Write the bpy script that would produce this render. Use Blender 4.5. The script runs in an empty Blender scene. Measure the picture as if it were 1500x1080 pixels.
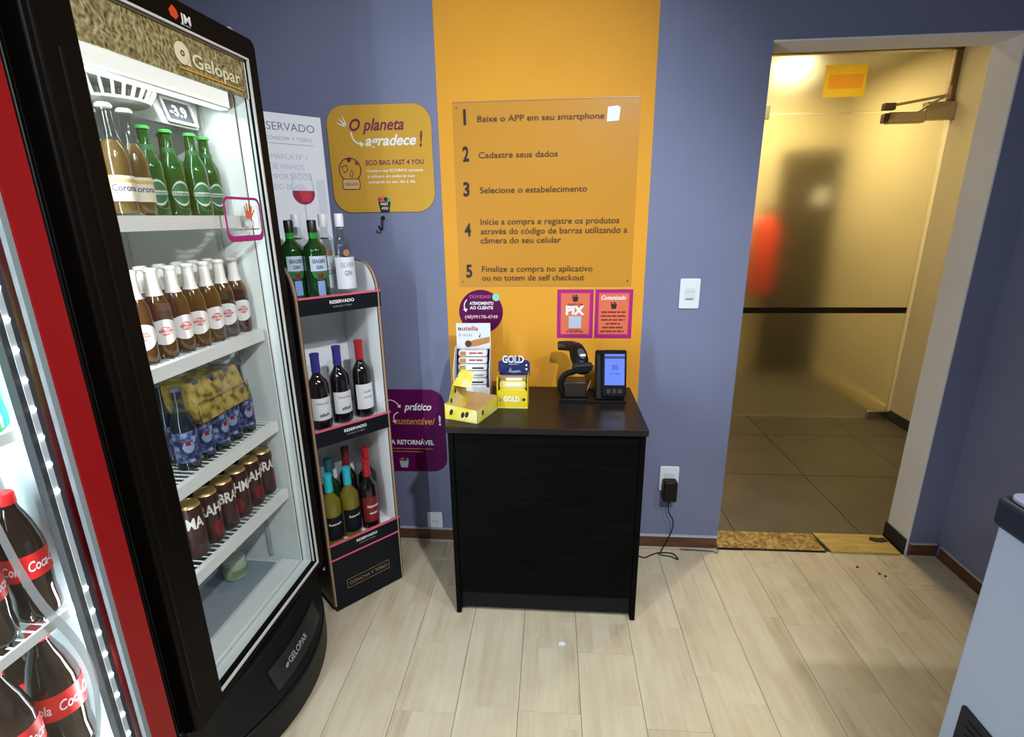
import bpy, math, random
from mathutils import Vector, Matrix
random.seed(7)
PI = math.pi
SC = bpy.context.scene
COL = SC.collection

# ------------------------------------------------------------------ camera
cam_d = bpy.data.cameras.new('camera'); cam = bpy.data.objects.new('camera', cam_d); COL.objects.link(cam)
pitch, roll, yaw = 0.286337, -0.0142219, -0.0801257
cp, sp, cy, sy = math.cos(pitch), math.sin(pitch), math.cos(yaw), math.sin(yaw)
fw = Vector((sy*cp, cy*cp, -sp)); rt = Vector((cy, -sy, 0)); up = rt.cross(fw)
c_, s_ = math.cos(roll), math.sin(roll)
r2 = c_*rt + s_*up; u2 = -s_*rt + c_*up
M = Matrix((r2, u2, -fw)).transposed().to_4x4(); M.translation = (0, 0, 1.5)
cam.matrix_world = M
cam_d.sensor_width = 36; cam_d.lens = 757.36/1500*36; cam_d.clip_start = .02
SC.camera = cam
# ------------------------------------------------------------------ world, view, main lights
w = bpy.data.worlds.new('world'); SC.world = w; w.use_nodes = True
w.node_tree.nodes['Background'].inputs[0].default_value = (.5, .55, .65, 1)
w.node_tree.nodes['Background'].inputs[1].default_value = .05
SC.view_settings.view_transform = 'Standard'; SC.view_settings.look = 'None'
SC.view_settings.exposure = 0.0; SC.view_settings.gamma = 1; SC.view_settings.use_curve_mapping = False
SC.cycles.use_denoising = True
SC.cycles.max_bounces = 8; SC.cycles.transparent_max_bounces = 12
SC.cycles.sample_clamp_indirect = 4; SC.cycles.caustics_reflective = False; SC.cycles.caustics_refractive = True

def add_light(name, kind, loc, target, energy, color=(1, 1, 1), **k):
    d = bpy.data.lights.new(name, kind); d.energy = energy; d.color = color
    for a, b in k.items(): setattr(d, a, b)
    o = bpy.data.objects.new(name, d); COL.objects.link(o)
    o.location = loc
    o.rotation_euler = (Vector(target)-Vector(loc)).to_track_quat('-Z', 'Y').to_euler()
    return o
SPOT1 = (.64, .0, 2.60)
SPOT2 = (1.45, .45, 2.60)
add_light('spot_lamp', 'SPOT', SPOT1, (-.60, 2.0, .78), 232, (.90, .96, 1), spot_size=math.radians(84), spot_blend=.75, shadow_soft_size=.05)
add_light('spot_lamp', 'SPOT', SPOT2, (-.3, 1.7, .0), 85, (.95, .97, 1), spot_size=math.radians(80), spot_blend=.8, shadow_soft_size=.05)
# added fill light for the general ambient, out of view behind the camera
add_light('tube_fill', 'AREA', (-.5, -1.2, 2.62), (-.5, -1.2, 0), 26, (.76, .88, 1), shape='RECTANGLE', size=1.2, size_y=.25)
# warm corridor lamps
add_light('corridor_lamp', 'AREA', (1.60, 2.95, 2.52), (1.75, 2.85, 0), 18, (1, .80, .44), shape='DISK', size=.22)
add_light('corridor_lamp', 'AREA', (1.75, 4.42, 2.52), (1.75, 4.42, 0), 35, (1, .85, .46), shape='DISK', size=.24)

# ------------------------------------------------------------------ materials
MATS = {}
def lin(c):
    return tuple((x/12.92 if x <= .04045 else ((x+.055)/1.055)**2.4) for x in c)
def mat(name, col=(.5, .5, .5), rough=.5, metal=0, emis=None, es=0, trans=0, ior=1.45, coat=0, spec=.5, alpha=1):
    if name in MATS: return MATS[name]
    m = bpy.data.materials.new(name); m.use_nodes = True
    b = m.node_tree.nodes['Principled BSDF']
    b.inputs['Base Color'].default_value = (*col, 1); b.inputs['Roughness'].default_value = rough
    b.inputs['Metallic'].default_value = metal; b.inputs['IOR'].default_value = ior
    b.inputs['Transmission Weight'].default_value = trans; b.inputs['Coat Weight'].default_value = coat
    b.inputs['Specular IOR Level'].default_value = spec
    b.inputs['Alpha'].default_value = alpha
    if emis: b.inputs['Emission Color'].default_value = (*emis, 1); b.inputs['Emission Strength'].default_value = es
    m.diffuse_color = (*col, 1); MATS[name] = m
    return m
class NT:
    def __init__(s, m): s.t = m.node_tree; s.b = s.t.nodes['Principled BSDF']
    def n(s, ty, ins=None, **k):
        x = s.t.nodes.new(ty)
        for a, b in k.items(): setattr(x, a, b)
        for a, b in (ins or {}).items():
            if hasattr(b, 'is_output'): s.t.links.new(b, x.inputs[a])
            else: x.inputs[a].default_value = b
        return x
    def ln(s, a, b): s.t.links.new(a, b)
    def math(s, op, a, b=0.0): return s.n('ShaderNodeMath', {0: a, 1: b}, operation=op).outputs[0]
    def ramp(s, fac, stops):
        r = s.n('ShaderNodeValToRGB', {0: fac}); e = r.color_ramp.elements
        while len(e) < len(stops): e.new(.5)
        for i, (p, c) in enumerate(stops): e[i].position = p; e[i].color = (*c, 1)
        return r.outputs[0]
    def bump(s, h, strength=.2, dist=.002):
        b = s.n('ShaderNodeBump', {'Height': h, 'Strength': strength, 'Distance': dist}); s.ln(b.outputs[0], s.b.inputs['Normal'])
def noise_mat(name, stops, scale=8, rough=.6, detail=4, bump=0, stretch=(1, 1, 1), coords='Object', spec=.5, bscale=None):
    m = mat(name, stops[0][1], rough, spec=spec); t = NT(m)
    tc = t.n('ShaderNodeTexCoord'); mp = t.n('ShaderNodeMapping', {'Vector': tc.outputs[coords], 'Scale': stretch})
    nz = t.n('ShaderNodeTexNoise', {'Vector': mp.outputs[0], 'Scale': scale, 'Detail': detail})
    t.ln(t.ramp(nz.outputs[0], stops), t.b.inputs['Base Color'])
    if bump:
        n2 = t.n('ShaderNodeTexNoise', {'Vector': mp.outputs[0], 'Scale': bscale or scale*8, 'Detail': 3}); t.bump(n2.outputs[0], bump)
    return m
def plank_mat():
    m = mat('laminate', (.5, .42, .3), .34); t = NT(m)
    tc = t.n('ShaderNodeTexCoord'); oi = t.n('ShaderNodeObjectInfo'); sx = t.n('ShaderNodeSeparateXYZ', {0: tc.outputs['Object']})
    strip = t.math('FLOOR', t.math('MULTIPLY', t.math('ADD', sx.outputs[0], .5), 15.23))
    wn1 = t.n('ShaderNodeTexWhiteNoise', {'W': t.math('ADD', strip, t.math('MULTIPLY', oi.outputs['Random'], 91.7))}, noise_dimensions='1D')
    seg = t.math('FLOOR', t.math('ADD', t.math('MULTIPLY', sx.outputs[1], 2.3), t.math('MULTIPLY', wn1.outputs[0], 5)))
    wn2 = t.n('ShaderNodeTexWhiteNoise', {'W': t.math('ADD', t.math('ADD', strip, t.math('MULTIPLY', seg, 7.31)), t.math('MULTIPLY', oi.outputs['Random'], 53.1))}, noise_dimensions='1D')
    off = t.n('ShaderNodeCombineXYZ', {0: t.math('MULTIPLY', wn2.outputs[0], 9), 1: t.math('MULTIPLY', oi.outputs['Random'], 17), 2: 0.0})
    va = t.n('ShaderNodeVectorMath', {0: tc.outputs['Object'], 1: off.outputs[0]}, operation='ADD')
    mp = t.n('ShaderNodeMapping', {'Vector': va.outputs[0], 'Scale': (46, 2.6, 1)})
    nz = t.n('ShaderNodeTexNoise', {'Vector': mp.outputs[0], 'Scale': 1.0, 'Detail': 6, 'Roughness': .65})
    mp2 = t.n('ShaderNodeMapping', {'Vector': va.outputs[0], 'Scale': (9, 3.2, 1)})
    nz2 = t.n('ShaderNodeTexNoise', {'Vector': mp2.outputs[0], 'Scale': 1.0, 'Detail': 3})
    f = t.math('ADD', t.math('MULTIPLY', nz.outputs[0], .42), t.math('ADD', t.math('MULTIPLY', wn2.outputs[0], .10), t.math('MULTIPLY', nz2.outputs[0], .42)))
    c = t.ramp(f, [(.28, (.40, .31, .195)), (.44, (.52, .435, .30)), (.56, (.58, .50, .36)), (.8, (.66, .59, .45))])
    t.ln(c, t.b.inputs['Base Color'])
    t.bump(nz.outputs[0], .06, .001)
    return m
def glass_mat(name, tint=(1, 1, 1), ior=1.45, rough=.02, base=0.0):
    m = bpy.data.materials.new(name); m.use_nodes = True; t = m.node_tree; t.nodes.clear()
    o = t.nodes.new('ShaderNodeOutputMaterial'); mx = t.nodes.new('ShaderNodeMixShader'); lw = t.nodes.new('ShaderNodeLayerWeight')
    tr = t.nodes.new('ShaderNodeBsdfTransparent'); gl = t.nodes.new('ShaderNodeBsdfGlossy')
    tr.inputs[0].default_value = (*tint, 1); gl.inputs['Roughness'].default_value = rough
    pw = t.nodes.new('ShaderNodeMath'); pw.operation = 'POWER'; pw.inputs[1].default_value = 5; t.links.new(lw.outputs['Facing'], pw.inputs[0]); lw.inputs[0].default_value = .5
    ad = t.nodes.new('ShaderNodeMath'); ad.operation = 'MULTIPLY_ADD'; ad.inputs[1].default_value = .55; ad.inputs[2].default_value = ((ior-1)/(ior+1))**2*.8+base; t.links.new(pw.outputs[0], ad.inputs[0])
    t.links.new(ad.outputs[0], mx.inputs[0]); t.links.new(tr.outputs[0], mx.inputs[1]); t.links.new(gl.outputs[0], mx.inputs[2])
    t.links.new(mx.outputs[0], o.inputs[0]); MATS[name] = m
    return m
WALL = noise_mat('wall_paint', [(.3, (.162, .178, .285)), (.7, (.185, .202, .315))], 2.2, .72, bump=.12, bscale=160)
ORANGE = noise_mat('orange_paint', [(.3, (.70, .315, .028)), (.7, (.76, .345, .034))], 1.6, .6, bump=.05, bscale=160, spec=.2)
WHITE_P = noise_mat('white_paint', [(.3, (.78, .75, .75)), (.7, (.84, .81, .81))], 3, .6)
CEIL = mat('ceiling_paint', (.62, .62, .62), .8)
CORR = noise_mat('corridor_paint', [(.3, (.50, .43, .27)), (.7, (.58, .50, .32))], 1.5, .6)
BROWN = noise_mat('brown_skirting', [(.3, (.085, .034, .014)), (.7, (.13, .055, .024))], 6, .4, stretch=(1, 1, 8))
BLACKP = mat('black_skirting', (.018, .018, .02), .45)
PLANK = plank_mat()
SUB = mat('subfloor', (.06, .045, .03), .9)
TILE = noise_mat('grey_tile', [(.3, (.085, .075, .055)), (.7, (.115, .10, .075))], 5, .32, bump=.04)
GROUT = mat('grout', (.05, .045, .035), .9)
BLK = mat('black_metal', (.004, .004, .004), .4, spec=.2)
BLKM = mat('black_plastic', (.006, .006, .0065), .45, spec=.25)
BLKW = noise_mat('black_laminate', [(.35, (.002, .002, .002)), (.65, (.0035, .0035, .0035))], 5, .5, stretch=(1, 12, 12), spec=.04)
DESKTOP = noise_mat('dark_brown_laminate', [(.35, (.016, .011, .009)), (.65, (.018, .013, .011))], 5, .32, stretch=(1, 9, 9), spec=.22)
BROWNM = mat('brown_black_metal', (.004, .0028, .002), .45, spec=.10)
LINER = mat('white_liner', (.62, .68, .66), .35)
WIRE = mat('white_wire', (.72, .75, .72), .35)
REDP = mat('red_metal', (.27, .006, .008), .38, spec=.25)
GREYM = mat('grey_metal', (.32, .33, .34), .35, .6)
CHROME = mat('chrome', (.6, .6, .6), .2, 1)
WHITEP = mat('white_plastic', (.74, .76, .80), .35)
PANE = glass_mat('clear_pane')
PAPER = mat('white_paper', (.72, .74, .80), .55)
INK = mat('black_ink', (.02, .014, .012), .6)
WINK = mat('white_ink', (.82, .80, .80), .55)
PURP = mat('purple_vinyl', (.10, .003, .07), .5, spec=.15)
YSIGN = mat('mustard_vinyl', (.60, .33, .04), .55, spec=.2)
MAG = mat('magenta_print', (.40, .012, .18), .45)
CORAL = mat('coral_print', (.72, .16, .07), .45)
PINK = mat('pink_edge', (.62, .10, .15), .45)
NAVY = mat('navy_print', (.012, .018, .10), .4)
YEL = noise_mat('yellow_card', [(.40, (.74, .60, .02)), (.5, (.78, .66, .10)), (.6, (.80, .70, .28))], 14, .45)
TAN = mat('tan_card', (.52, .33, .15), .7)

# ------------------------------------------------------------------ mesh helpers
class MB:
    def __init__(s): s.v = []; s.f = []; s.m = []
    def add(s, vs, fs, mi=0):
        k = len(s.v); s.v += [tuple(p) for p in vs]
        for f in fs: s.f.append(tuple(i+k for i in f)); s.m.append(mi)
        return s
    def box(s, x0, x1, y0, y1, z0, z1, mi=0):
        return s.add([(x0,y0,z0),(x1,y0,z0),(x1,y1,z0),(x0,y1,z0),(x0,y0,z1),(x1,y0,z1),(x1,y1,z1),(x0,y1,z1)],
              [(0,3,2,1),(4,5,6,7),(0,1,5,4),(1,2,6,5),(2,3,7,6),(3,0,4,7)], mi)
    def hexa(s, p, mi=0):   # 8 corners, bottom ring then top ring
        return s.add(p, [(0,3,2,1),(4,5,6,7),(0,1,5,4),(1,2,6,5),(2,3,7,6),(3,0,4,7)], mi)
    def lathe(s, prof, n=20, c=(0,0,0), mi=0):
        vs = []; fs = []
        for r, z in prof:
            for i in range(n):
                a = 2*PI*i/n; vs.append((c[0]+r*math.cos(a), c[1]+r*math.sin(a), c[2]+z))
        for j in range(len(prof)-1):
            for i in range(n):
                k = (i+1) % n; fs.append((j*n+i, j*n+k, (j+1)*n+k, (j+1)*n+i))
        fs.append(tuple(range(n-1, -1, -1))); L = (len(prof)-1)*n; fs.append(tuple(range(L, L+n)))
        return s.add(vs, fs, mi)
    def tube(s, pts, r, n=8, mi=0, closed=False):
        pts = [Vector(p) for p in pts]; vs = []; fs = []; m = len(pts)
        rr = r if isinstance(r, (list, tuple)) else [r]*m
        ref = None
        for j, p in enumerate(pts):
            t = (pts[min(j+1, m-1)]-pts[max(j-1, 0)]).normalized()
            if ref is None: ref = Vector((0,0,1)) if abs(t.z) < .9 else Vector((1,0,0))
            a = ref-t*ref.dot(t)
            if a.length < 1e-4: a = t.orthogonal()
            a.normalize(); b = t.cross(a); ref = a
            for i in range(n):
                q = 2*PI*i/n; vs.append(p+(a*math.cos(q)+b*math.sin(q))*rr[j])
        for j in range(m-1):
            for i in range(n):
                k = (i+1) % n; fs.append((j*n+i, j*n+k, (j+1)*n+k, (j+1)*n+i))
        fs.append(tuple(range(n-1, -1, -1))); fs.append(tuple(range((m-1)*n, m*n)))
        return s.add(vs, fs, mi)
    def prism(s, poly, a, b, axis='y', mi=0):
        n = len(poly)
        def P(u, v, w):
            return (u, w, v) if axis == 'y' else ((u, v, w) if axis == 'z' else (w, u, v))
        vs = [P(u, v, a) for u, v in poly]+[P(u, v, b) for u, v in poly]
        fs = [tuple(range(n)), tuple(range(2*n-1, n-1, -1))]+[(i, i+n, (i+1) % n+n, (i+1) % n) for i in range(n)]
        return s.add(vs, fs, mi)
    def ring(s, outer, inner, a, b, mi=0):   # frame between two polygons of equal count, in XZ, y from a to b
        n = len(outer); vs = []
        for y in (a, b):
            vs += [(u, y, v) for u, v in outer]; vs += [(u, y, v) for u, v in inner]
        fs = []
        for i in range(n):
            k = (i+1) % n
            fs += [(i, k, n+k, n+i), (2*n+i, 3*n+i, 3*n+k, 2*n+k), (i, 2*n+i, 2*n+k, k), (n+i, n+k, 3*n+k, 3*n+i)]
        return s.add(vs, fs, mi)
    def arc(s, r, a0, a1, z0, z1, n=10, mi=0, th=.0006, prof=None):   # curved label round the local Z axis, facing -Y
        vs = []; fs = []
        for i in range(n+1):
            a = a0+(a1-a0)*i/n; q = i/n
            lo, hi = (z0, z1) if prof is None else prof(q)
            vs += [(r*math.sin(a), -r*math.cos(a), lo), (r*math.sin(a), -r*math.cos(a), hi)]
        for i in range(n): fs.append((2*i, 2*i+2, 2*i+3, 2*i+1))
        return s.add(vs, fs, mi)
    def mesh(s, name, mats, smooth=True, ang=35):
        me = bpy.data.meshes.new(name); me.from_pydata(s.v, [], s.f)
        for m in (mats if isinstance(mats, (list, tuple)) else [mats]): me.materials.append(m)
        me.polygons.foreach_set('material_index', s.m)
        me.validate(); me.update()
        import bmesh
        bm = bmesh.new(); bm.from_mesh(me); bmesh.ops.recalc_face_normals(bm, faces=bm.faces); bm.to_mesh(me); bm.free()
        if smooth:
            me.polygons.foreach_set('use_smooth', [True]*len(me.polygons)); me.set_sharp_from_angle(angle=math.radians(ang))
        return me
    def build(s, name, mats, parent=None, bevel=0, loc=None, rot=None, ang=35, seg=2):
        o = bpy.data.objects.new(name, s.mesh(name, mats, True, ang)); COL.objects.link(o)
        if parent: o.parent = parent
        if loc: o.location = loc
        if rot: o.rotation_euler = rot
        if bevel:
            b = o.modifiers.new('bevel', 'BEVEL'); b.width = bevel; b.segments = seg; b.limit_method = 'ANGLE'; b.angle_limit = math.radians(40)
        return o
def box(name, m, parent, x0, x1, y0, y1, z0, z1, bevel=0, **k): return MB().box(x0, x1, y0, y1, z0, z1).build(name, m, parent, bevel, **k)
def tag(o, label, cat, group=None):
    o['label'] = label; o['category'] = cat
    if group: o['group'] = group
    return o
def struct(o): o['kind'] = 'structure'; return o
def thing(name, label, cat, loc=(0, 0, 0), rz=0, group=None):
    o = bpy.data.objects.new(name, None); o.empty_display_size = .05; COL.objects.link(o)
    o.location = loc; o.rotation_euler = (0, 0, rz)
    return tag(o, label, cat, group)
def dup(root, loc, rz, label, group=None, rot=None):
    def cp(o, par):
        c = o.copy(); COL.objects.link(c)
        if par: c.parent = par
        for ch in o.children: cp(ch, c)
        return c
    r = cp(root, None); r.location = loc; r.rotation_euler = rot or (0, 0, rz); r['label'] = label
    if group: r['group'] = group
    return r
def rr(x0, x1, z0, z1, r, n=6):
    p = []
    for cx, cz, a in ((x1-r, z0+r, -PI/2), (x1-r, z1-r, 0), (x0+r, z1-r, PI/2), (x0+r, z0+r, PI)):
        for i in range(n+1): q = a+PI/2*i/n; p.append((cx+r*math.cos(q), cz+r*math.sin(q)))
    return p
def circ(x, z, r, n=28): return [(x+r*math.cos(2*PI*i/n), z+r*math.sin(2*PI*i/n)) for i in range(n)]
TXT = {}
def text_mesh(s, bold, shear):
    k = (s, bold, shear)
    if k in TXT: return TXT[k]
    cu = bpy.data.curves.new('t', 'FONT'); cu.body = s; cu.resolution_u = 3; cu.shear = shear; cu.offset = bold; cu.fill_mode = 'FRONT'
    o = bpy.data.objects.new('t', cu); COL.objects.link(o)
    dg = bpy.context.evaluated_depsgraph_get(); me = o.evaluated_get(dg).to_mesh()
    vs = [tuple(v.co) for v in me.vertices]; fs = [tuple(p.vertices) for p in me.polygons]
    o.evaluated_get(dg).to_mesh_clear(); bpy.data.objects.remove(o); bpy.data.curves.remove(cu)
    TXT[k] = (vs, fs); return TXT[k]
def text(s, x0, x1, z, h, m, parent, y=0.0, bold=0.0, shear=0.0, name='lettering', cyl=None, rise=0.0, flip=None):
    """print s from x0 to x1 on baseline z with capital height h, facing -Y at depth y (or round a cylinder)"""
    vs, fs = text_mesh(s, bold, shear)
    xs = [v[0] for v in vs]; lo, hi = min(xs), max(xs); k = (x1-x0)/max(1e-6, hi-lo); kz = h/.70
    if len(s) == 1: k = min(k, kz*.85); x0 = (x0+x1)/2-k*(hi-lo)/2
    out = []
    for vx, vy, _ in vs:
        X = x0+(vx-lo)*k; Z = z+vy*kz+rise*(X-x0)
        if cyl: a = X/cyl; out.append((cyl*math.sin(a), -cyl*math.cos(a), Z))
        else: out.append((X, y, Z))
    if flip: out = [flip(p) for p in out]
    me = bpy.data.meshes.new(name); me.from_pydata(out, [], fs); me.materials.append(m)
    o = bpy.data.objects.new(name, me); COL.objects.link(o); o.parent = parent
    return o
def dashes(x0, x1, z, h, m, parent, y=0.0, seed=0, name='printed_line'):
    rnd = random.Random(seed); b = MB(); x = x0
    while x < x1-.003:
        wd = min(rnd.uniform(.012, .035)*(h/.006)**.5, x1-x); b.add([(x, y, z), (x+wd, y, z), (x+wd, y, z+h), (x, y, z+h)], [(0, 1, 2, 3)]); x += wd+h*.55
    return b.build(name, m, parent)
ORD = ['first', 'second', 'third', 'fourth', 'fifth', 'sixth', 'seventh', 'eighth', 'ninth']

# ================================================================== THE SETTING
YW = 2.145; XL, XR = -1.62, 1.74; YF = -2.6; ZC = 2.72; DX0, DX1, DZ = .772, 1.612, 2.085; YB = 2.285
# floor of laminate planks
fl = struct(box('floor', SUB, None, XL, XR, YF, YW, -.05, -.003))
PW = .197; me_pl = MB().box(-PW/2+.0008, PW/2-.0008, -.6495, .6495, -.003, 0).mesh('plank', PLANK)
kx = math.floor((XL-.1)/PW)
col_i = 0
while .1+kx*PW < XR:
    x0 = .1+kx*PW; y = YF - random.random()*1.1
    if kx == 0: y = 1.50-1.3*4
    if kx == 4: y = 1.68-1.3*4
    while y < YW:
        a, b = max(y, YF), min(y+1.3, YW); ca, cb = max(x0, XL), min(x0+PW, XR)
        if b-a > .02 and cb-ca > .01:
            o = bpy.data.objects.new('plank', me_pl); COL.objects.link(o); o.parent = fl
            o.location = ((ca+cb)/2, (a+b)/2, 0); o.scale = ((cb-ca)/PW, (b-a)/1.3, 1)
        y += 1.3
    kx += 1
# back wall round the doorway
wb = struct(MB().box(XL-.1, DX0, YW, YB, 0, ZC).box(DX1, 2.66, YW, YB, 0, ZC).box(DX0, DX1, YW, YB, DZ, ZC).build('wall_back', WALL))
box('orange_stripe', ORANGE, wb, -.443, .371, YW-.0012, YW+.001, 0, ZC)
struct(box('wall_right', WALL, None, XR, XR+.1, YF, YW, 0, ZC))
struct(box('wall_left', WALL, None, XL-.1, XL, YF, YW, 0, ZC))
struct(box('wall_front', WALL, None, XL-.1, XR+.1, YF-.1, YF, 0, ZC))
struct(box('ceiling', CEIL, None, XL-.1, XR+.1, YF-.1, YW, ZC, ZC+.1))
# white lining of the doorway
struct(box('trim_1', WHITE_P, None, DX1-.006, DX1, YW-.001, YB+.004, 0, DZ))
struct(box('trim_2', WHITE_P, None, DX0+.0005, DX1-.0065, YW-.001, YB+.004, DZ-.006, DZ))
def skirting(name, x0, x1, y0, y1, along, h=.06):
    o = struct(box(name, BROWN, None, x0, x1, y0, y1, 0, h, .002))
    d = .002
    box('sealant', mat('sealant', (.42, .42, .46), .7), o, x0-(0 if along == 'x' else d), x1, y0-(d if along == 'x' else 0), y1, h, h+.007, .001)
    if along == 'x': box('quarter_round', mat('pale_strip', (.42, .37, .30), .5), o, x0, x1, y0-.014, y0, 0, .009, .003)
    else: box('quarter_round', mat('pale_strip', (.42, .37, .30), .5), o, x0-.014, x0, y0, y1, 0, .009, .003)
    return o
skirting('baseboard_back', XL+.01, DX0-.004, YW-.012, YW, 'x')
skirting('baseboard_back', DX1+.004, XR-.013, YW-.012, YW, 'x')
skirting('baseboard_right', XR-.012, XR, YF+.01, YW-.027, 'y')
struct(box('baseboard_reveal', BLACKP, None, DX1-.014, DX1-.006, YW+.004, YB+.01, 0, .075, .001))
# corridor beyond the doorway
CX0, CX1, YG, YE, CZ = .30, 2.52, 3.83, 5.06, 2.56
cf = struct(box('floor_corridor', GROUT, None, CX0-.1, CX1+.1, YB-.14, YE+.1, -.05, -.004))
me_t = MB().box(-.298, .298, -.298, .298, -.004, 0).mesh('tile', TILE)
for i in range(4):
    for j in range(5):
        x0, y0 = CX0+i*.6, YB+.005+j*.6; x1, y1 = min(x0+.6, CX1), min(y0+.6, YE)
        if x1-x0 > .02 and y1-y0 > .02:
            o = bpy.data.objects.new('tile', me_t); COL.objects.link(o); o.parent = cf
            o.location = ((x0+x1)/2, (y0+y1)/2, 0); o.scale = ((x1-x0)/.6, (y1-y0)/.6, 1)
struct(box('wall_corridor_right', CORR, None, CX1, CX1+.1, YB, YE+.1, 0, CZ))
struct(box('wall_corridor_left', CORR, None, CX0-.1, CX0, YB, YE+.1, 0, CZ))
struct(box('wall_corridor_far', CORR, None, CX0, CX1, YE, YE+.1, 0, CZ))
struct(box('wall_corridor_near', CORR, None, DX1+.001, CX1, YB, YB+.004, 0, CZ))
struct(box('ceiling_corridor', CEIL, None, CX0-.1, CX1+.1, YB, YE+.1, CZ, CZ+.1))
struct(box('baseboard_corridor', BLACKP, None, CX1-.012, CX1, YB+.01, YG-.02, 0, .075, .001))
struct(box('baseboard_corridor', mat('cream_skirting', (.62, .50, .26), .3), None, CX1-.012, CX1, YG+.03, YE-.01, 0, .09, .001))
# doorway threshold boards
CHIP = noise_mat('chipboard', [(.35, (.16, .085, .02)), (.5, (.34, .20, .055)), (.65, (.52, .34, .11))], 60, .6, bump=.2)
PLY = noise_mat('plywood', [(.35, (.42, .28, .075)), (.65, (.58, .41, .13))], 7, .5, stretch=(1, 6, 1))
t = thing('threshold_board', 'speckled chipboard strip along the left of the doorway threshold', 'board', ((DX0+1.26)/2, YW+.07, 0))
hx = (1.26-DX0)/2; box('board', CHIP, t, -hx+.008, hx, -.07, .066, .0, .006, .001); box('edge_strip', BLKM, t, -hx+.008, hx, -.078, -.07, 0, .005)
t = thing('plywood_patch', 'pale plywood patch with a dark screw hole at the right of the doorway threshold', 'board', (1.43, YW+.06, 0))
MB().prism([(-.165, .075), (-.145, -.068), (.155, -.068), (.155, .075)], 0, .010, 'z').build('board', PLY, t, .001)
MB().prism([(.07, .03), (.085, .052), (.12, .045), (.145, .05), (.15, .02), (.12, .012), (.09, .015)], .010, .0125, 'z').build('burn_mark', INK, t)
for sx_, sy_ in ((-.06, .05), (-.02, -.04), (.02, .01)): MB().lathe([(.004, 0), (.004, .001)], 8, (sx_, sy_, .010)).build('screw', GREYM, t)
for i, (x, y) in enumerate(((1.345, 2.04), (1.415, 2.0), (1.43, 1.985))):
    tag(MB().lathe([(.006, 0), (.005, .003), (.002, .005)], 6).build('debris_chip', INK, None, loc=(x, y, 0), rot=(0, 0, i)), ['dark chip on the floor in front of the plywood patch', 'left speck of a pair on the floor before the doorway', 'right speck of a pair on the floor before the doorway'][i], 'debris', 'chips on the floor by the doorway')

# glass door at the end of the corridor
FROST = mat('frosted_glass', (.96, .92, .80), .37, trans=1, ior=1.2)
d1 = struct(bpy.data.objects.new('door_1', None)); COL.objects.link(d1); d1.location = (0, YG, 0)
leaf = box('door_leaf', FROST, d1, 1.10, 2.498, -.004, .004, .012, 2.105)
box('safety_tape', BLKM, leaf, 1.10, 2.498, -.0055, -.0042, .803, .845)
box('transom_pane', FROST, d1, CX0+.01, 2.475, -.004, .004, 2.118, 2.452)
box('side_pane', FROST, d1, CX0+.01, 1.095, -.004, .004, .012, 2.105)
BRZ = mat('bronze_frame', (.16, .10, .05), .35, .5)
box('head_frame', BRZ, d1, CX0+.005, CX1-.004, -.03, .03, 2.455, 2.51, .003)
box('jamb_frame', BRZ, d1, 2.478, CX1-.004, -.02, .02, 2.11, 2.454, .002)
box('patch_fitting', CHROME, d1, 1.29, 1.40, -.02, .02, 2.085, 2.165, .003)
box('patch_fitting', CHROME, d1, 2.36, 2.51, -.022, .022, .012, .065, .004)
h = MB().tube([(1.135, -.03, .98), (1.16, -.05, .99), (1.34, -.05, .985)], .009, 8); h.build('pull_handle', BLKM, leaf)
SIL = mat('bronze_silver', (.34, .28, .19), .35, .6)
t = thing('door_closer', 'bronze hydraulic door closer on the top corner of the frosted glass door', 'door closer', (2.32, YG-.005, 2.11))
box('body', SIL, t, -.20, .02, -.06, 0, -.075, -.01, .006); box('end_cap', mat('dark_bronze', (.06, .045, .03), .4, .4), t, -.225, -.20, -.055, -.005, -.07, -.015, .004)
box('bracket', SIL, t, .02, .195, -.05, 0, -.06, .045, .004)
MB().tube([(-.02, -.035, -.012), (0, -.10, .02), (.10, -.11, .07)], .007).build('arm', SIL, t)
MB().tube([(.10, -.11, .07), (-.05, -.115, .045), (-.24, -.12, .015)], .008).build('arm', SIL, t)
box('arm_shoe', mat('dark_bronze'), t, -.285, -.215, -.14, -.105, -.01, .03, .004)
MB().tube([(.10, -.11, .05), (.10, -.11, .12)], .008).build('pivot_pin', SIL, t)
# things behind the frosted glass
t = thing('dark_door', 'tall dark brown door leaf blurred behind the frosted glass', 'door', (2.245, YE-.03, 0))
DKB = mat('dark_olive_wood', (.045, .032, .012), .5)
box('leaf', DKB, t, -.25, .24, -.02, .02, .004, 2.02, .003); box('notice', PAPER, t, .06, .17, -.024, -.0205, 1.57, 1.70)
MB().tube([(-.17, -.021, 1.0), (-.17, -.05, 1.0), (-.09, -.05, 1.0)], .008).build('lever', CHROME, t)
t = thing('fire_extinguisher', 'blurred red fire extinguisher standing out on the wall behind the frosted glass', 'extinguisher', (1.885, YE-.125, .78))
MB().lathe([(.06, 0), (.105, .01), (.115, .04), (.115, .57), (.095, .64), (.04, .68), (.03, .70)], 20).build('cylinder', mat('extinguisher_red', (.75, .04, .01), .35), t)
MB().lathe([(.022, 0), (.022, .05)], 10, (0, 0, .70)).box(-.05, .05, -.012, .012, .745, .765).build('valve', BLKM, t)
MB().tube([(.03, 0, .74), (.10, -.02, .70), (.115, -.03, .45), (.11, -.04, .30)], .010).build('hose', BLKM, t)
box('wall_bracket', GREYM, t, -.04, .04, .110, .124, .3, .45)
t = thing('transom_notice', 'yellow notice stuck on the glass above the frosted door', 'sign', (1.845, YG-.0045, 2.205))
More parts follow.
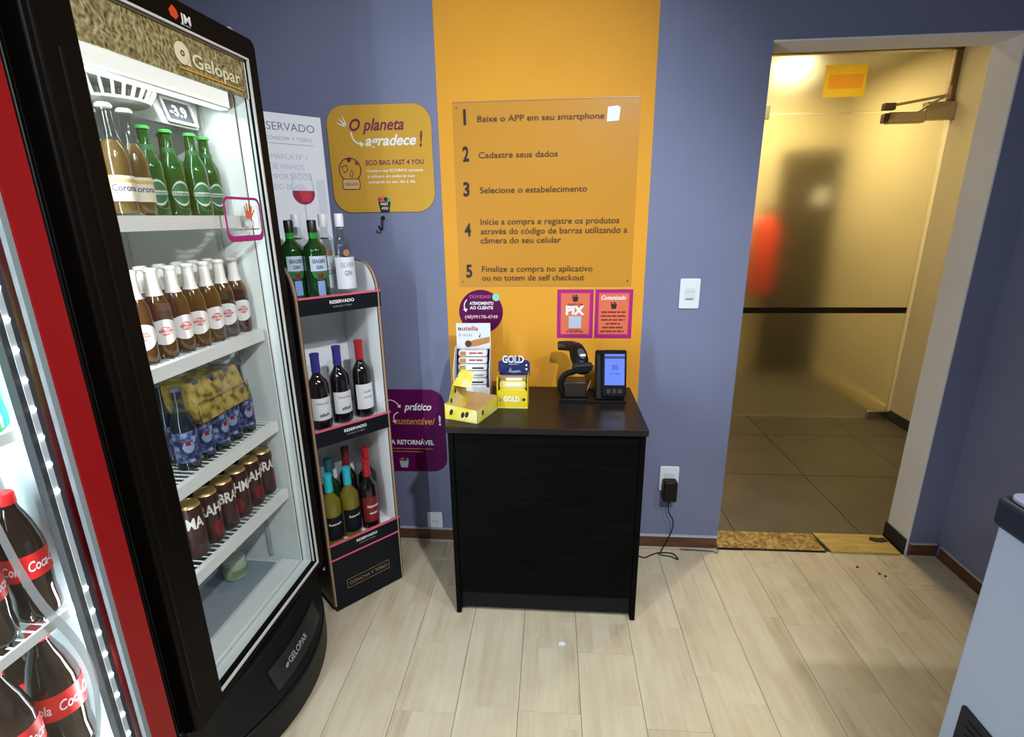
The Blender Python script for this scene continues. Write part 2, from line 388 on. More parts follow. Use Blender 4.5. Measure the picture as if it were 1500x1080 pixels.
box('panel', mat('yellow_sign', (.85, .55, .03), .5), t, -.128, .128, -.002, 0, 0, .185); box('print', mat('orange_print', (.85, .36, .02), .5), t, -.10, .11, -.0032, -.0021, .05, .13)
LAMPW = mat('warm_lamp', (1, .85, .5), .4, emis=(1, .82, .42), es=14)
for nm, lab, y in (('ceiling_lamp', 'round warm ceiling lamp glowing behind the frosted glass', 4.42), ('ceiling_lamp', 'round warm ceiling lamp in the corridor before the frosted door', 2.95)):
    t = thing(nm, lab, 'lamp', (1.75 if y > 4 else 1.60, y, CZ)); MB().lathe([(.15, -.014), (.15, 0)], 28).build('housing', WHITEP, t)
    MB().lathe([(.05, -.030), (.10, -.026), (.125, -.0145)], 28).build('diffuser', LAMPW, t)

# shop ceiling spotlights, and an added fill fixture
FILLGL = mat('fill_glow', (1, 1, 1), .4, emis=(1, .97, .93), es=8)
for i, (p, lab) in enumerate(((SPOT1, 'ceiling spotlight above the camera aimed at the counter'), (SPOT2, 'ceiling spotlight over the white chest freezer'))):
    t = thing('ceiling_spotlight', lab, 'lamp', (p[0], p[1], ZC)); MB().lathe([(.045, -.012), (.05, 0)], 20).build('canopy', WHITEP, t)
    MB().tube([(0, 0, -.012), (0, 0, -.045)], .008).build('stem', WHITEP, t)
    MB().lathe([(.055, -.10), (.06, -.10), (.06, -.06), (.03, -.04), (.02, -.045), (.05, -.07)], 24).build('shade', WHITEP, t)
t = thing('fill_fixture', 'added ceiling tube fill light, out of view behind the camera', 'lamp', (-.5, -1.2, ZC))  # fixture added to carry the ambient fill
box('housing', WHITEP, t, -.65, .65, -.15, .15, -.05, 0, .004)
for y in (-.07, .07): MB().tube([(-.6, y, -.07), (.6, y, -.07)], .014).build('tube', FILLGL, t)

# ================================================================== BLACK DRINKS FRIDGE
FA = PI/2-.0438
F0 = (-.8465, 1.603, 0)
fr = thing('drinks_fridge', 'tall black glass-door drinks fridge with a gold patterned header', 'fridge', F0, FA)
FWd = .685
b = MB()
b.box(-FWd, -.625, .055, .68, .06, 1.985).box(-.052, 0, .055, .68, .06, 1.985).box(-.625, -.052, .62, .68, .06, 1.985).box(-.625, -.052, .055, .62, 1.90, 1.985).box(-.625, -.052, .055, .62, .06, .285)
b.build('cabinet_body', BLK, fr, .004)
b = MB().box(-.625, -.620, .056, .62, .285, 1.90).box(-.057, -.052, .056, .62, .285, 1.90).box(-.62, -.057, .612, .62, .285, 1.90).box(-.62, -.057, .056, .612, 1.892, 1.90).box(-.62, -.057, .056, .612, .285, .293)
ln_ = b.build('inner_liner', LINER, fr)
box('floor_step', LINER, ln_, -.618, -.059, .06, .13, .293, .312, .004); box('drain_tray', mat('blue_grey_plastic', (.19, .24, .28), .4), ln_, -.61, -.065, .15, .60, .293, .299, .002)
for x in (-.617, -.066):                                                      # shelf standards on the side walls
    for y in (.155, .47): box('shelf_standard', mat('grey_standard', (.40, .43, .43), .4), ln_, x, x+.006, y, y+.016, .33, 1.86)
# door
door = MB().ring(rr(-FWd, 0, .262, 1.985, .022), rr(-.583, -.046, .297, 1.926, .004), 0, .05).build('door_frame', BROWNM, fr, .004)
box('glass_pane', PANE, door, -.585, -.044, .020, .024, .295, 1.928)
MB().box(-.0485, -.0465, .0245, .0575, .299, 1.90).box(-.0485, -.0470, .012, .019, .299, 1.90).box(-.58, -.0485, .0245, .0575, .2975, .2995).build('frame_lining', LINER, door)
SG = mat('silver_gasket', (.62, .62, .60), .3)
MB().box(-.585, -.042, -.0015, .004, .291, .298).box(-.0475, -.042, -.0015, .004, .298, 1.925).box(-.587, -.042, -.0015, .004, 1.925, 1.930).build('gasket_line', SG, door)
HDR = mat('gold_print', (.2, .17, .08), .38); tt = NT(HDR)
tc = tt.n('ShaderNodeTexCoord'); nz = tt.n('ShaderNodeTexNoise', {'Vector': tc.outputs['Object'], 'Scale': 16, 'Detail': 2})
nzs = tt.n('ShaderNodeVectorMath', {0: nz.outputs['Color'], 1: (.045, .045, .045)}, operation='MULTIPLY'); mx = tt.n('ShaderNodeVectorMath', {0: tc.outputs['Object'], 1: nzs.outputs[0]}, operation='ADD')
vo = tt.n('ShaderNodeTexVoronoi', {'Vector': mx.outputs[0], 'Scale': 42}, feature='DISTANCE_TO_EDGE'); wv = tt.n('ShaderNodeTexWave', {'Vector': mx.outputs[0], 'Scale': 22, 'Distortion': 14, 'Detail': 2})
vo2 = tt.n('ShaderNodeTexVoronoi', {'Vector': mx.outputs[0], 'Scale': 95}); n3 = tt.n('ShaderNodeTexNoise', {'Vector': tc.outputs['Object'], 'Scale': 130, 'Detail': 2})
ff = tt.math('ADD', tt.math('MULTIPLY', vo2.outputs[0], .55), tt.math('ADD', tt.math('MULTIPLY', wv.outputs[0], .18), tt.math('MULTIPLY', n3.outputs[0], .35)))
tt.ln(tt.ramp(ff, [(.22, (.050, .036, .012)), (.42, (.17, .135, .055)), (.6, (.30, .25, .11)), (.85, (.50, .44, .25))]), tt.b.inputs['Base Color'])
hd = box('header_print', HDR, door, -.583, -.046, .012, .018, 1.828, 1.924)
box('header_line', WINK, hd, -.583, -.046, .0105, .0118, 1.9225, 1.9265); box('header_line', WINK, hd, -.0485, -.046, .0105, .0118, 1.828, 1.9225)
CRM = mat('cream_ink', (.78, .70, .46), .5); GLD = mat('amber_ink', (.72, .36, .03), .5)
MB().prism(circ(-.297, 1.877, .024), .0088, .0100).build('logo_disc', CRM, hd); MB().ring(circ(-.297, 1.877, .0065, 14), circ(-.297, 1.877, .0035, 14), .0076, .0086).build('logo_ring', mat('olive_ink', (.12, .09, .03)), hd)
MB().prism([(-.289, 1.855), (-.273, 1.853), (-.273, 1.874)], .0088, .0100).build('logo_tail', CRM, hd)
text('Gelopar', -.264, -.078, 1.857, .030, CRM, hd, .0095, bold=.02)
box('underline', GLD, hd, -.312, -.065, .0090, .0105, 1.843, 1.8465)
text('REFRIGERADORES', -.20, -.085, 1.833, .006, CRM, hd, .0095)
MB().prism([(-.330, 1.955), (-.318, 1.968), (-.306, 1.961), (-.302, 1.950), (-.312, 1.940), (-.326, 1.944)], -.0012, .001).build('maker_mark', mat('orange_red', (.72, .06, .02), .4), door)
text('JM', -.297, -.262, 1.942, .018, WINK, door, -.0008, bold=.03); dashes(-.297, -.262, 1.9355, .003, mat('grey_ink', (.3, .3, .3)), door, -.0008, 3)
# moulded handle channel on the left stile, brand plate on the bottom rail
MB().prism([(-.672, .001), (-.664, .001), (-.666, -.0035), (-.670, -.0035)], .33, 1.93, 'z').build('handle_ridge', BLK, door)
MB().prism([(-.632, .001), (-.624, .001), (-.626, -.0030), (-.630, -.0030)], .80, 1.80, 'z').build('handle_ridge', BLK, door)
def arcy(x, dep=.085): return -dep*(1-((x+FWd/2)/(FWd/2))**2)
bp = []
N = 18
for i in range(N+1): x = -FWd+FWd*i/N; bp.append((x, arcy(x)*1.0))
low = MB()
def bulge(z0, z1, d0, d1):
    vs = []
    for z, dd in ((z0, d0), (z1, d1)):
        for i in range(N+1): x = -FWd+FWd*i/N; vs.append((x, .03+arcy(x, dd), z))
        vs += [(0, .66, z), (-FWd, .66, z)]
    n = N+3
    return MB().add(vs, [tuple(range(n)), tuple(range(2*n-1, n-1, -1))]+[(i, (i+1) % n, (i+1) % n+n, i+n) for i in range(n)])
bulge(.012, .115, .118, .115).build('kick_panel', BLKM, fr, .006, ang=50)
bulge(.125, .258, .112, .045).build('lower_apron', BLKM, fr, .004, ang=50)
bulge(.115, .125, .10, .10).build('apron_gap', BLK, fr)
pl = MB(); n = 10; vs = []
for z, dd in ((.150, .098), (.215, .068)):
    for i in range(n+1): x = -.45+.30*i/n; vs.append((x, .026+arcy(x, dd), z))
pl.add(vs, [(i, i+1, n+2+i, n+1+i) for i in range(n)]); pl.build('brand_plate', mat('plate_black', (.02, .02, .021), .3), fr)
pz = lambda p: (p[0], .0235+arcy(p[0], .098-.03*(p[2]-.150)/.065), p[2])
text('GELOPAR', -.375, -.265, .176, .017, mat('silver_ink', (.30, .30, .30), .35), fr, 0, bold=.02, flip=pz)
MB().prism(circ(-.388, .184, .009, 16), 0, .0001).build('brand_mark', mat('silver_ink'), fr, loc=(0, pz((-.40, 0, .18))[1]-.001, 0))
MB().lathe([(.008, 0), (.008, .006), (.005, .009)], 12).build('hinge_bolt', CHROME, fr, loc=(-.020, -.0, .247), rot=(PI/2, 0, 0))
for x in (-.64, -.045):
    for y in (.10, .60): MB().lathe([(.016, 0), (.016, .014)], 12, (x, y, 0)).build('foot', BLKM, fr)
MB().box(-.055, -.015, .03, .08, 1.985, 1.993).lathe([(.011, 0), (.012, .012), (.006, .018)], 12, (-.035, .05, 1.993)).build('top_hinge', mat('pale_hinge', (.5, .52, .6), .4), fr)
# inside fittings
lh = box('lamp_housing', LINER, fr, -.61, -.065, .060, .092, 1.800, 1.850, .003)
FLM = mat('fridge_lamp', (1, 1, 1), .4, emis=(.93, 1, .97), es=.85)
box('lamp_diffuser', FLM, lh, -.60, -.072, .0575, .0598, 1.803, 1.848); box('lamp_diffuser', FLM, lh, -.60, -.072, .064, .090, 1.7965, 1.7998)
fl_ = add_light('fridge_lamp', 'AREA', (0, 0, 0), (0, .3, -1), 1.0, (.92, 1, .95), shape='RECTANGLE', size=.52, size_y=.03)
fl_.parent = fr; fl_.location = (-.335, .08, 1.793)
vl = box('hidden_fill_strip', mat('fill_strip_case', (.5, .5, .5), .4), fr, -.619, -.606, .060, .076, .36, 1.78, .001)  # vertical lamp added out of view behind the left stile as fill
box('lamp_diffuser', FLM, vl, -.6058, -.6045, .062, .074, .37, 1.77)
for z_, e_ in ((1.48, 2.9), (.80, .55)):
    l = add_light('fridge_side_fill', 'AREA', (0, 0, 0), (0, 0, -1), e_, (.86, .96, 1), shape='RECTANGLE', size=.012, size_y=.62)  # added lights turned outward to brighten the doorway and inner right wall
    l.parent = fr; l.location = (-.602, .068, z_); l.rotation_euler = Vector((1, -.45, 0)).to_track_quat('-Z', 'Y').to_euler()
fg = thing('tmp', '', ''); fan = fg; fan.name = 'fan_guard'
del fan['label'], fan['category']; fan.parent = fr; fan.location = (-.345, .185, 1.765)
MB().lathe([(.075, .0), (.085, .004), (.085, .010), (.07, .012)], 24).build('grille_plate', mat('grey_grille', (.33, .37, .38), .5), fan)
MB().lathe([(.095, .055), (.105, .06), (.105, .10)], 24).build('rim', LINER, fan)
fb = MB()
for i in range(28):
    a = 2*PI*i/28; c, s = math.cos(a), math.sin(a)
    fb.tube([(.083*c, .083*s, .006), (.098*c, .098*s, .03), (.102*c, .102*s, .06)], .0035, 5)
fb.build('fins', LINER, fan)
dp = bpy.data.objects.new('thermostat', None); COL.objects.link(dp); dp.parent = fr; dp.location = (-.165, .15, 1.775)
MB().hexa([(-.070, -.012, -.035), (.062, -.012, -.035), (.062, .07, -.02), (-.07, .07, -.02), (-.085, .012, .045), (.10, .012, .045), (.10, .12, .06), (-.085, .12, .06)]).build('casing', mat('pale_casing', (.50, .55, .56), .4), dp, .004)
ry = lambda z: -.0125+(z+.035)*.024/.08-.001
sc_ = MB().add([(-.048, ry(-.022), -.022), (.050, ry(-.022), -.022), (.050, ry(.032), .032), (-.048, ry(.032), .032)], [(0, 1, 2, 3)]).build('screen', mat('lcd_dark', (.09, .10, .12), .25), dp)
MB().ring(rr(-.054, .056, -.028, .038, .004, 2), rr(-.047, .049, -.021, .031, .003, 2), -.001, .003).build('bezel', WHITEP, dp, loc=(0, -.0085, 0), rot=(-.29, 0, 0))
text('-3.9', -.034, .028, -.008, .026, mat('lcd_glow', (.8, .9, 1), .5, emis=(.8, .92, 1), es=2.2), dp, bold=.02, flip=lambda p: (p[0], ry(p[2])-.0045, p[2]))
SHZ = (1.513, 1.168, .857, .605)
me_r = MB().prism([(.060, -.034), (.060, 0), (.078, 0), (.078, -.006), (.066, -.006), (.066, -.028), (.072, -.034)], -.605, -.070, 'x').mesh('front_rail', WIRE)
wg = MB()
for i in range(28): x = -.60+.0195*i; wg.tube([(x, .070, -.003), (x, .53, -.003)], .0022, 5)
for y in (.20, .36, .53): wg.tube([(-.605, y, -.008), (-.068, y, -.008)], .003, 5)
me_g = wg.mesh('wire_grid', WIRE)
for z in SHZ:
    sh = bpy.data.objects.new('wire_shelf', me_g); COL.objects.link(sh); sh.parent = fr; sh.location = (0, 0, z)
    r = bpy.data.objects.new('front_rail', me_r); COL.objects.link(r); r.parent = sh
# sticker with a red hand on the glass
st = MB().ring(rr(-.225, -.058, 1.442, 1.562, .022), rr(-.219, -.064, 1.458, 1.555, .018), .0185, .0197).build('glass_sticker', MAG, door)
hand = MB().prism(rr(-.135, -.105, 1.503, 1.525, .008, 3), .0178, .0184)
for i, (dx, top, tl) in enumerate(((-.132, 1.538, -.004), (-.123, 1.546, -.001), (-.114, 1.545, .002), (-.106, 1.538, .005))): hand.prism([(dx-.0028, 1.522), (dx+.0028, 1.522), (dx+.0024+tl, top), (dx-.0024+tl, top)], .0178, .0184)
hand.prism([(-.106, 1.508), (-.104, 1.518), (-.092, 1.530), (-.089, 1.526)], .0178, .0184)
hand.build('hand_print', CORAL, st); box('white_bar', WINK, st, -.140, -.098, .0178, .0184, 1.484, 1.497)
dashes(-.20, -.08, 1.472, .005, mat('grey_ink'), st, .018, 9)

# ------------------------------------------------------------------ bottles
AMB = mat('amber_glass', (.075, .034, .010), .08, trans=.3, coat=.3); GRN = mat('green_glass', (.012, .105, .018), .08, trans=.35, coat=.3)
DKG = mat('dark_green_glass', (.012, .035, .010), .07, coat=.4); DRK = mat('dark_wine_glass', (.008, .005, .006), .06, coat=.5)
CLR = glass_mat('clear_bottle', (.86, .90, .90), 1.5, .03, .04); COLA = mat('cola', (.010, .004, .003), .07, coat=.5); PALE = mat('pale_beer', (.55, .30, .05), .12, trans=.4)
REDC = mat('red_cap', (.55, .012, .02), .35); BLUEC = mat('blue_foil', (.035, .03, .20), .3); TEALC = mat('cyan_foil', (.02, .42, .50), .35); DTEAL = mat('dark_teal_foil', (.015, .10, .11), .35); WINEC = mat('wine_foil', (.16, .008, .015), .3)
GOLDM = mat('gold_metal', (.62, .42, .16), .35, .8); CANB = noise_mat('maroon_can', [(.4, (.030, .011, .009)), (.6, (.058, .022, .016))], 30, .38); BLUEL = noise_mat('blue_label', [(.40, (.012, .018, .05)), (.52, (.045, .07, .18)), (.62, (.24, .28, .42))], 60, .4)
WHEAT = mat('yellow_wine_glass', (.22, .18, .018), .08, trans=.35, coat=.3)
RLAB = mat('red_label', (.17, .012, .012), .45); CLAB = mat('cola_label', (.60, .010, .014), .4); BLAB = mat('black_label', (.007, .008, .011), .45, spec=.15); GLAB = mat('green_label', (.02, .16, .05), .4)
def bottle(name, label, cat, prof, glass, cap=None, capm=None, seg=18, group=None):
    t = thing(name, label, cat, (0, 0, 0), 0, group)
    MB().lathe(prof, seg).build('glass_body', glass, t)
    if cap: MB().lathe(cap, seg).build('cap', capm, t)
    return t
def lab(t, r, a, z0, z1, m, name='paper_label', n=10, prof=None): return MB().arc(r, -a, a, z0, z1, n, prof=prof).build(name, m, t)
beer = lambda R, H: [(R*.9, 0), (R, .006), (R, H*.52), (R*.93, H*.60), (R*.60, H*.71), (R*.46, H*.78), (R*.42, H*.955), (R*.50, H*.958), (R*.50, H*.975)]
bcap = lambda R, H: [(R*.54, H*.962), (R*.54, H*.985), (R*.42, H)]
FT = Matrix.Rotation(FA, 4, 'Z'); FT.translation = F0
def fpos(x, y, z): v = FT @ Vector((x, y, z)); return (v.x, v.y, v.z)
def place(protos, spots):
    """spots: (proto, world position, rotation, label); the first use of a prototype moves it, later ones copy it"""
    used = set()
    for p, pos, rz, label in spots:
        o = protos[p]
        if p not in used: used.add(p); o.location = pos; o.rotation_euler = (0, 0, rz); o['label'] = label
        else: dup(o, pos, rz, label)
# top shelf: clear pale beers and green beers
P = {}
t = bottle('beer_bottle', '', 'bottle', beer(.030, .235), CLR, bcap(.030, .235), mat('white_cap', (.7, .7, .66), .4), group='beers on the top fridge shelf')
MB().lathe([(.026, .004), (.0275, .008), (.0275, .120), (.024, .140), (.014, .160)], 18).build('beer_fill', mat('pale_beer_fill', (.13, .075, .02), .2), t)
lab(t, .0304, 1.5, .03, .085, mat('cream_label', (.62, .58, .44), .5)); text('Corona', -.026, .026, .052, .014, mat('navy_ink', (.05, .05, .14)), t, cyl=.0308, bold=.02); lab(t, .0306, 1.5, .070, .078, mat('gold_label', (.5, .36, .12), .4), 'label_band'); P['c'] = t
t = bottle('beer_bottle', '', 'bottle', beer(.0305, .212), GRN, bcap(.0305, .212), mat('green_cap', (.05, .35, .07), .35), group='beers on the top fridge shelf')
lb = lab(t, .0309, .85, .022, .088, mat('silver_green', (.025, .13, .05), .4), n=12, prof=lambda q: (.055-.033*math.sin(PI*q)**.6, .055+.033*math.sin(PI*q)**.6))
MB().arc(.0311, -.80, .80, .024, .086, 14, prof=lambda q: (.055+.026*math.sin(PI*q)**.6, .055+.031*math.sin(PI*q)**.6)).arc(.0311, -.80, .80, 0, 1, 14, prof=lambda q: (.055-.031*math.sin(PI*q)**.6, .055-.026*math.sin(PI*q)**.6)).build('label_ring', mat('pale_silver', (.50, .55, .50), .4), t)
MB().arc(.0312, -.72, .72, .050, .060, 10).build('label_band', mat('pale_silver', (.50, .55, .50), .4), t); text('Heineken', -.020, .020, .0515, .0075, mat('deep_green_ink', (.01, .12, .03)), t, cyl=.0315, bold=.02)
MB().arc(.0170, -1.6, 1.6, .150, .168, 8).build('neck_label', mat('silver_green'), t); P['h'] = t
S = []
for i, (x, y) in enumerate(((-.372, .125), (-.437, .115), (-.402, .19))): S.append(('c', fpos(x, y, 1.5145), FA-.5, 'clear pale-beer bottle ' + ['right of the pair at the left front', 'half behind the door stile, far left', 'behind the pair at the left'][i] +  ' of the top fridge shelf'))
for i, (x, y, nm) in enumerate(((-.298, .15, 'leftmost green beer bottle with a round label on the top fridge shelf'), (-.230, .145, 'second green beer bottle from the left on the top fridge shelf'), (-.176, .195, 'green beer bottle standing behind the gap between its neighbours on the top shelf'), (-.162, .13, 'third green beer bottle with a round label in front on the top shelf'), (-.095, .14, 'rightmost green beer bottle on the top fridge shelf'))): S.append(('h', fpos(x, y, 1.5145), FA-.55+.15*(i % 3), nm))
place(P, S)
# second shelf: amber bottles with white foil necks
P = {}; H = .222
t = bottle('beer_bottle', '', 'bottle', beer(.0300, H), AMB, bcap(.0300, H), mat('white_cap'), group='white-necked beers on the second fridge shelf')
MB().lathe([(.0192, H*.70), (.0148, H*.78), (.0136, H*.95), (.0160, H*.962), (.0163, H*.985), (.012, H*1.002)], 18).build('foil_neck', mat('white_foil', (.78, .76, .70), .4), t)
lab(t, .0304, 1.25, .045, .095, mat('white_label', (.75, .74, .70), .5), n=14, prof=lambda q: (.068-.028*math.sin(PI*q)**.6-.010*(1-q), .068+.030*math.sin(PI*q)**.4))
MB().arc(.0307, -.52, .52, .058, .082, 10, prof=lambda q: (.069-.011*math.sin(PI*q)**.5, .069+.011*math.sin(PI*q)**.5)).build('label_cartouche', mat('stella_red', (.50, .09, .06), .45), t)
text('STELLA', -.014, .014, .071, .0062, WINK, t, cyl=.0310, bold=.03); text('ARTOIS', -.014, .014, .0615, .0062, WINK, t, cyl=.0310, bold=.03); P['s'] = t
S = []
for i in range(7): S.append(('s', fpos(-.467+.0625*i, .115, 1.1695), FA-.75+.5*((i*37) % 5)/5, 'white-necked amber beer, %s from left in the front row, second fridge shelf' % ORD[i]))
for i in range(6): S.append(('s', fpos(-.42+.0625*i, .182, 1.1695), FA-.4, 'white-necked amber beer, %s from left in the back row, second fridge shelf' % ORD[i]))
place(P, S)
# third shelf: dark bottles with blue labels in a yellow carrier
P = {}
t = bottle('beer_bottle', '', 'bottle', beer(.030, .225), mat('dark_blue_glass', (.010, .016, .022), .08, coat=.4), bcap(.030, .225), mat('dark_cap', (.05, .06, .09), .4), group='blue-labelled beers on the third fridge shelf')
lab(t, .0304, 1.45, .022, .108, BLUEL); MB().arc(.0307, -.5, .5, .05, .08, 8, prof=lambda q: (.066-.016*math.sin(PI*q)**.5, .066+.016*math.sin(PI*q)**.5)).build('label_emblem', mat('pale_blue_ink', (.20, .24, .38), .4), t)
MB().arc(.0309, -.2, .2, .070, .082, 4).build('label_seal', RLAB, t); P['b'] = t
S = []
for i in range(5): S.append(('b', fpos(-.402+.0625*i, .115+.003*(i % 2), .8585), FA-.7+.3*(i % 3), 'blue-labelled dark beer, %s from left in the front row, third fridge shelf' % ORD[i]))
for i in range(4): S.append(('b', fpos(-.37+.0625*i, .19, .8585), FA-.4, 'blue-labelled dark beer, %s from left in the back row, third fridge shelf' % ORD[i]))
place(P, S)
YPK = noise_mat('yellow_pack', [(.38, (.09, .065, .014)), (.48, (.26, .19, .035)), (.62, (.36, .28, .08))], 40, .45)
t = thing('beer_carrier', 'yellow printed cardboard carrier round the necks of the blue-labelled beers', 'carrier', fpos(-.262, .152, .973), FA)
MB().ring(rr(-.115, .100, 0, .060, .004, 2), rr(-.112, .097, .003, .057, .003, 2), -.076, -.074).add([(-.115, -.0755, 0), (.10, -.0755, 0), (.10, -.045, .105), (-.115, -.045, .105)], [(0, 1, 2, 3)]).build('front_panel', YPK, t)
MB().add([(-.115, .0755, 0), (.10, .0755, 0), (.10, .045, .105), (-.115, .045, .105)], [(0, 1, 2, 3)]).build('back_panel', YPK, t)
box('top_panel', YPK, t, -.115, .10, -.045, .045, .105, .107)
for x in (-.115, .0985): MB().prism([(-.0755, 0), (.0755, 0), (.045, .105), (-.045, .105)], x, x+.0015, 'x').build('end_panel', YPK, t)
MB().prism([(-.06, .015), (-.01, .015), (-.01, .085), (-.06, .085)], -.0002, 0).build('print_panel', mat('orange_brown_print', (.34, .14, .03)), t, loc=(0, -.0715, 0), rot=(-.283, 0, 0))
# fourth shelf: maroon cans
P = {}
t = thing('beer_can', '', 'can', (0, 0, 0), 0, 'maroon beer cans on the fourth fridge shelf')
MB().lathe([(.026, 0), (.0325, .010), (.0325, .140), (.030, .152)], 20).build('can_body', CANB, t); MB().lathe([(.030, .152), (.0265, .157), (.0265, .160), (.024, .157)], 20).build('can_lid', GOLDM, t)
text('BRAHMA', -.062, .062, .093, .032, mat('cream_white', (.72, .68, .64), .4), t, cyl=.0329, bold=.03); MB().arc(.0328, -.5, .5, .02, .07, 8, prof=lambda q: (.048-.028*math.sin(PI*q), .048+.024*math.sin(PI*q)**.5)).build('can_crest', mat('dark_red_print', (.16, .012, .018), .35), t); P['k'] = t
S = []
for i in range(6): S.append(('k', fpos(-.437+.0675*i, .118, .6065), FA+(-1.75, -.25, .55, -1.1, -.3, .35)[i], 'maroon beer can, %s from left in the front row, fourth fridge shelf' % ORD[i]))
for i in range(5): S.append(('k', fpos(-.39+.0675*i, .190, .6065), FA+.4, 'maroon beer can, %s from left in the back row, fourth fridge shelf' % ORD[i]))
place(P, S)
t = thing('jar', 'small pale green jar on the floor of the black drinks fridge', 'jar', fpos(-.15, .25, .2996), FA)
MB().lathe([(.035, 0), (.040, .006), (.040, .045), (.034, .055)], 20).build('jar_body', mat('pale_green_glass', (.30, .36, .24), .2), t); MB().lathe([(.036, .055), (.036, .07), (.033, .072)], 20).build('lid', mat('pale_lid', (.42, .45, .40), .4), t); lab(t, .0403, 1.2, .015, .04, mat('olive_label', (.20, .25, .12)))

# ================================================================== RED COOLER
rc = thing('red_cooler', 'red-framed lit drinks cooler at the left edge beside the black fridge', 'cooler', fpos(-.737, 0, 0), FA)
b = MB().box(-.70, -.62, .055, .66, .06, 2.0).box(-.052, 0, .055, .66, .06, 2.0).box(-.62, -.052, .60, .66, .06, 2.0).box(-.62, -.052, .055, .60, 1.78, 2.0).box(-.62, -.052, .055, .60, .06, .22)
b.build('cabinet_body', REDP, rc, .004)
MB().box(-.62, -.615, .056, .60, .22, 1.78).box(-.057, -.052, .056, .60, .22, 1.78).box(-.615, -.057, .594, .60, .22, 1.78).box(-.615, -.057, .056, .594, 1.775, 1.78).box(-.615, -.057, .056, .594, .22, .225).build('inner_liner', mat('cool_white_liner', (.62, .72, .74), .35), rc)
cd = MB().ring(rr(-.70, 0, .23, 1.99, .012), rr(-.645, -.057, .29, 1.70, .004), 0, .045).build('door_frame', REDP, rc, .004)
MB().ring(rr(-.645, -.057, .29, 1.70, .004), rr(-.634, -.068, .301, 1.689, .004), .002, .012).build('gasket_line', mat('grey_rubber', (.22, .25, .26), .6, spec=.2), cd)
box('glass_pane', PANE, cd, -.64, -.062, .020, .024, .295, 1.695)
MB().box(-.695, -.005, .02, .6, .02, .22).build('kick_grille', BLKM, rc, .006)
ls = box('led_and_fill_rail', mat('led_rail', (.03, .034, .038), .6, spec=.2), cd, -.100, -.068, .027, .045, .30, 1.69, .002)
me_l = MB().lathe([(.0045, 0), (.0045, .002), (.003, .0035)], 8).mesh('led', mat('led_glow', (1, 1, 1), .4, emis=(.85, .96, 1), es=16))
box('led_tape', mat('led_tape', (.45, .5, .52), .4), ls, -.089, -.079, .0255, .0268, .32, 1.67)
z = .33
while z < 1.66:
    if not .855 < z < 1.005:
        o = bpy.data.objects.new('led', me_l); COL.objects.link(o); o.parent = ls; o.location = (-.084, .0254, z); o.rotation_euler = (PI/2, 0, 0)
    z += .0535
for z, e in ((.58, 4.5), (1.32, 4.5)):
    l = add_light('cooler_led_and_fill', 'AREA', (0, 0, 0), (0, 0, -1), 1.2, (.84, .96, 1), shape='RECTANGLE', size=.01, size_y=.5)
    l.parent = rc; l.location = (-.090, .052, z); l.rotation_euler = (Vector((-.3, .8, 0))).to_track_quat('-Z', 'Y').to_euler()
    l = add_light('cooler_led_and_fill', 'AREA', (0, 0, 0), (0, 0, -1), e*2.4, (.80, .94, 1), shape='RECTANGLE', size=.012, size_y=.6)  # left light added out of view, brightens the inner wall and the room
    l.parent = rc; l.location = (-.600, .062, z); l.rotation_euler = (Vector((1, -.35, 0))).to_track_quat('-Z', 'Y').to_euler()
box('led_and_fill_rail', mat('led_rail'), cd, -.634, -.604, .027, .045, .30, 1.69, .002)  # unseen rail added for the left fill light
rw = MB(); RIB = [(-.205, 1.20), (-.196, 1.05), (-.183, .93), (-.166, .84), (-.138, .75), (-.124, .68), (-.122, .62), (-.134, .545), (-.16, .47)]
def lerp_path(pts, n):
    out = []
    for i in range(len(pts)-1):
        p0, p1, p2, p3 = (Vector(pts[max(i-1, 0)]), Vector(pts[i]), Vector(pts[i+1]), Vector(pts[min(i+2, len(pts)-1)]))
        for k in range(n):
            u = k/n; out.append(.5*((2*p1)+(p2-p0)*u+(2*p0-5*p1+4*p2-p3)*u*u+(3*p1-p0-3*p2+p3)*u**3))
    out.append(Vector(pts[-1])); return out
q = lerp_path(RIB, 4); vs = []
for i, p in enumerate(q):
    tn = (q[min(i+1, len(q)-1)]-q[max(i-1, 0)]).normalized(); nr = Vector((-tn.y, tn.x))*(.0045+.003*math.sin(PI*i/len(q)))
    vs += [(p.x+nr.x, .0190, p.y+nr.y), (p.x-nr.x, .0190, p.y-nr.y)]
rw.add(vs, [(2*i, 2*i+1, 2*i+3, 2*i+2) for i in range(len(q)-1)]).build('printed_ribbon', mat('ribbon_ink', (.42, .46, .48), .5, alpha=.75), cd)
me_r2 = MB().prism([(.052, -.016), (.052, .004), (.058, .004), (.058, -.016)], -.61, -.075, 'x').mesh('front_rail', WIRE)
wg = MB()
for i in range(28): x = -.60+.0192*i; wg.tube([(x, .058, -.003), (x, .52, -.003)], .0022, 5)
for y in (.22, .5): wg.tube([(-.61, y, -.008), (-.075, y, -.008)], .003, 5)
me_g2 = wg.mesh('wire_grid', WIRE)
for z in (1.15, .775, .44):
    sh = bpy.data.objects.new('wire_shelf', me_g2); COL.objects.link(sh); sh.parent = rc; sh.location = (0, 0, z)
    r = bpy.data.objects.new('front_rail', me_r2); COL.objects.link(r); r.parent = sh
RT = Matrix.Rotation(FA, 4, 'Z'); RT.translation = Vector(fpos(-.737, 0, 0))
def rpos(x, y, z): v = RT @ Vector((x, y, z)); return (v.x, v.y, v.z)
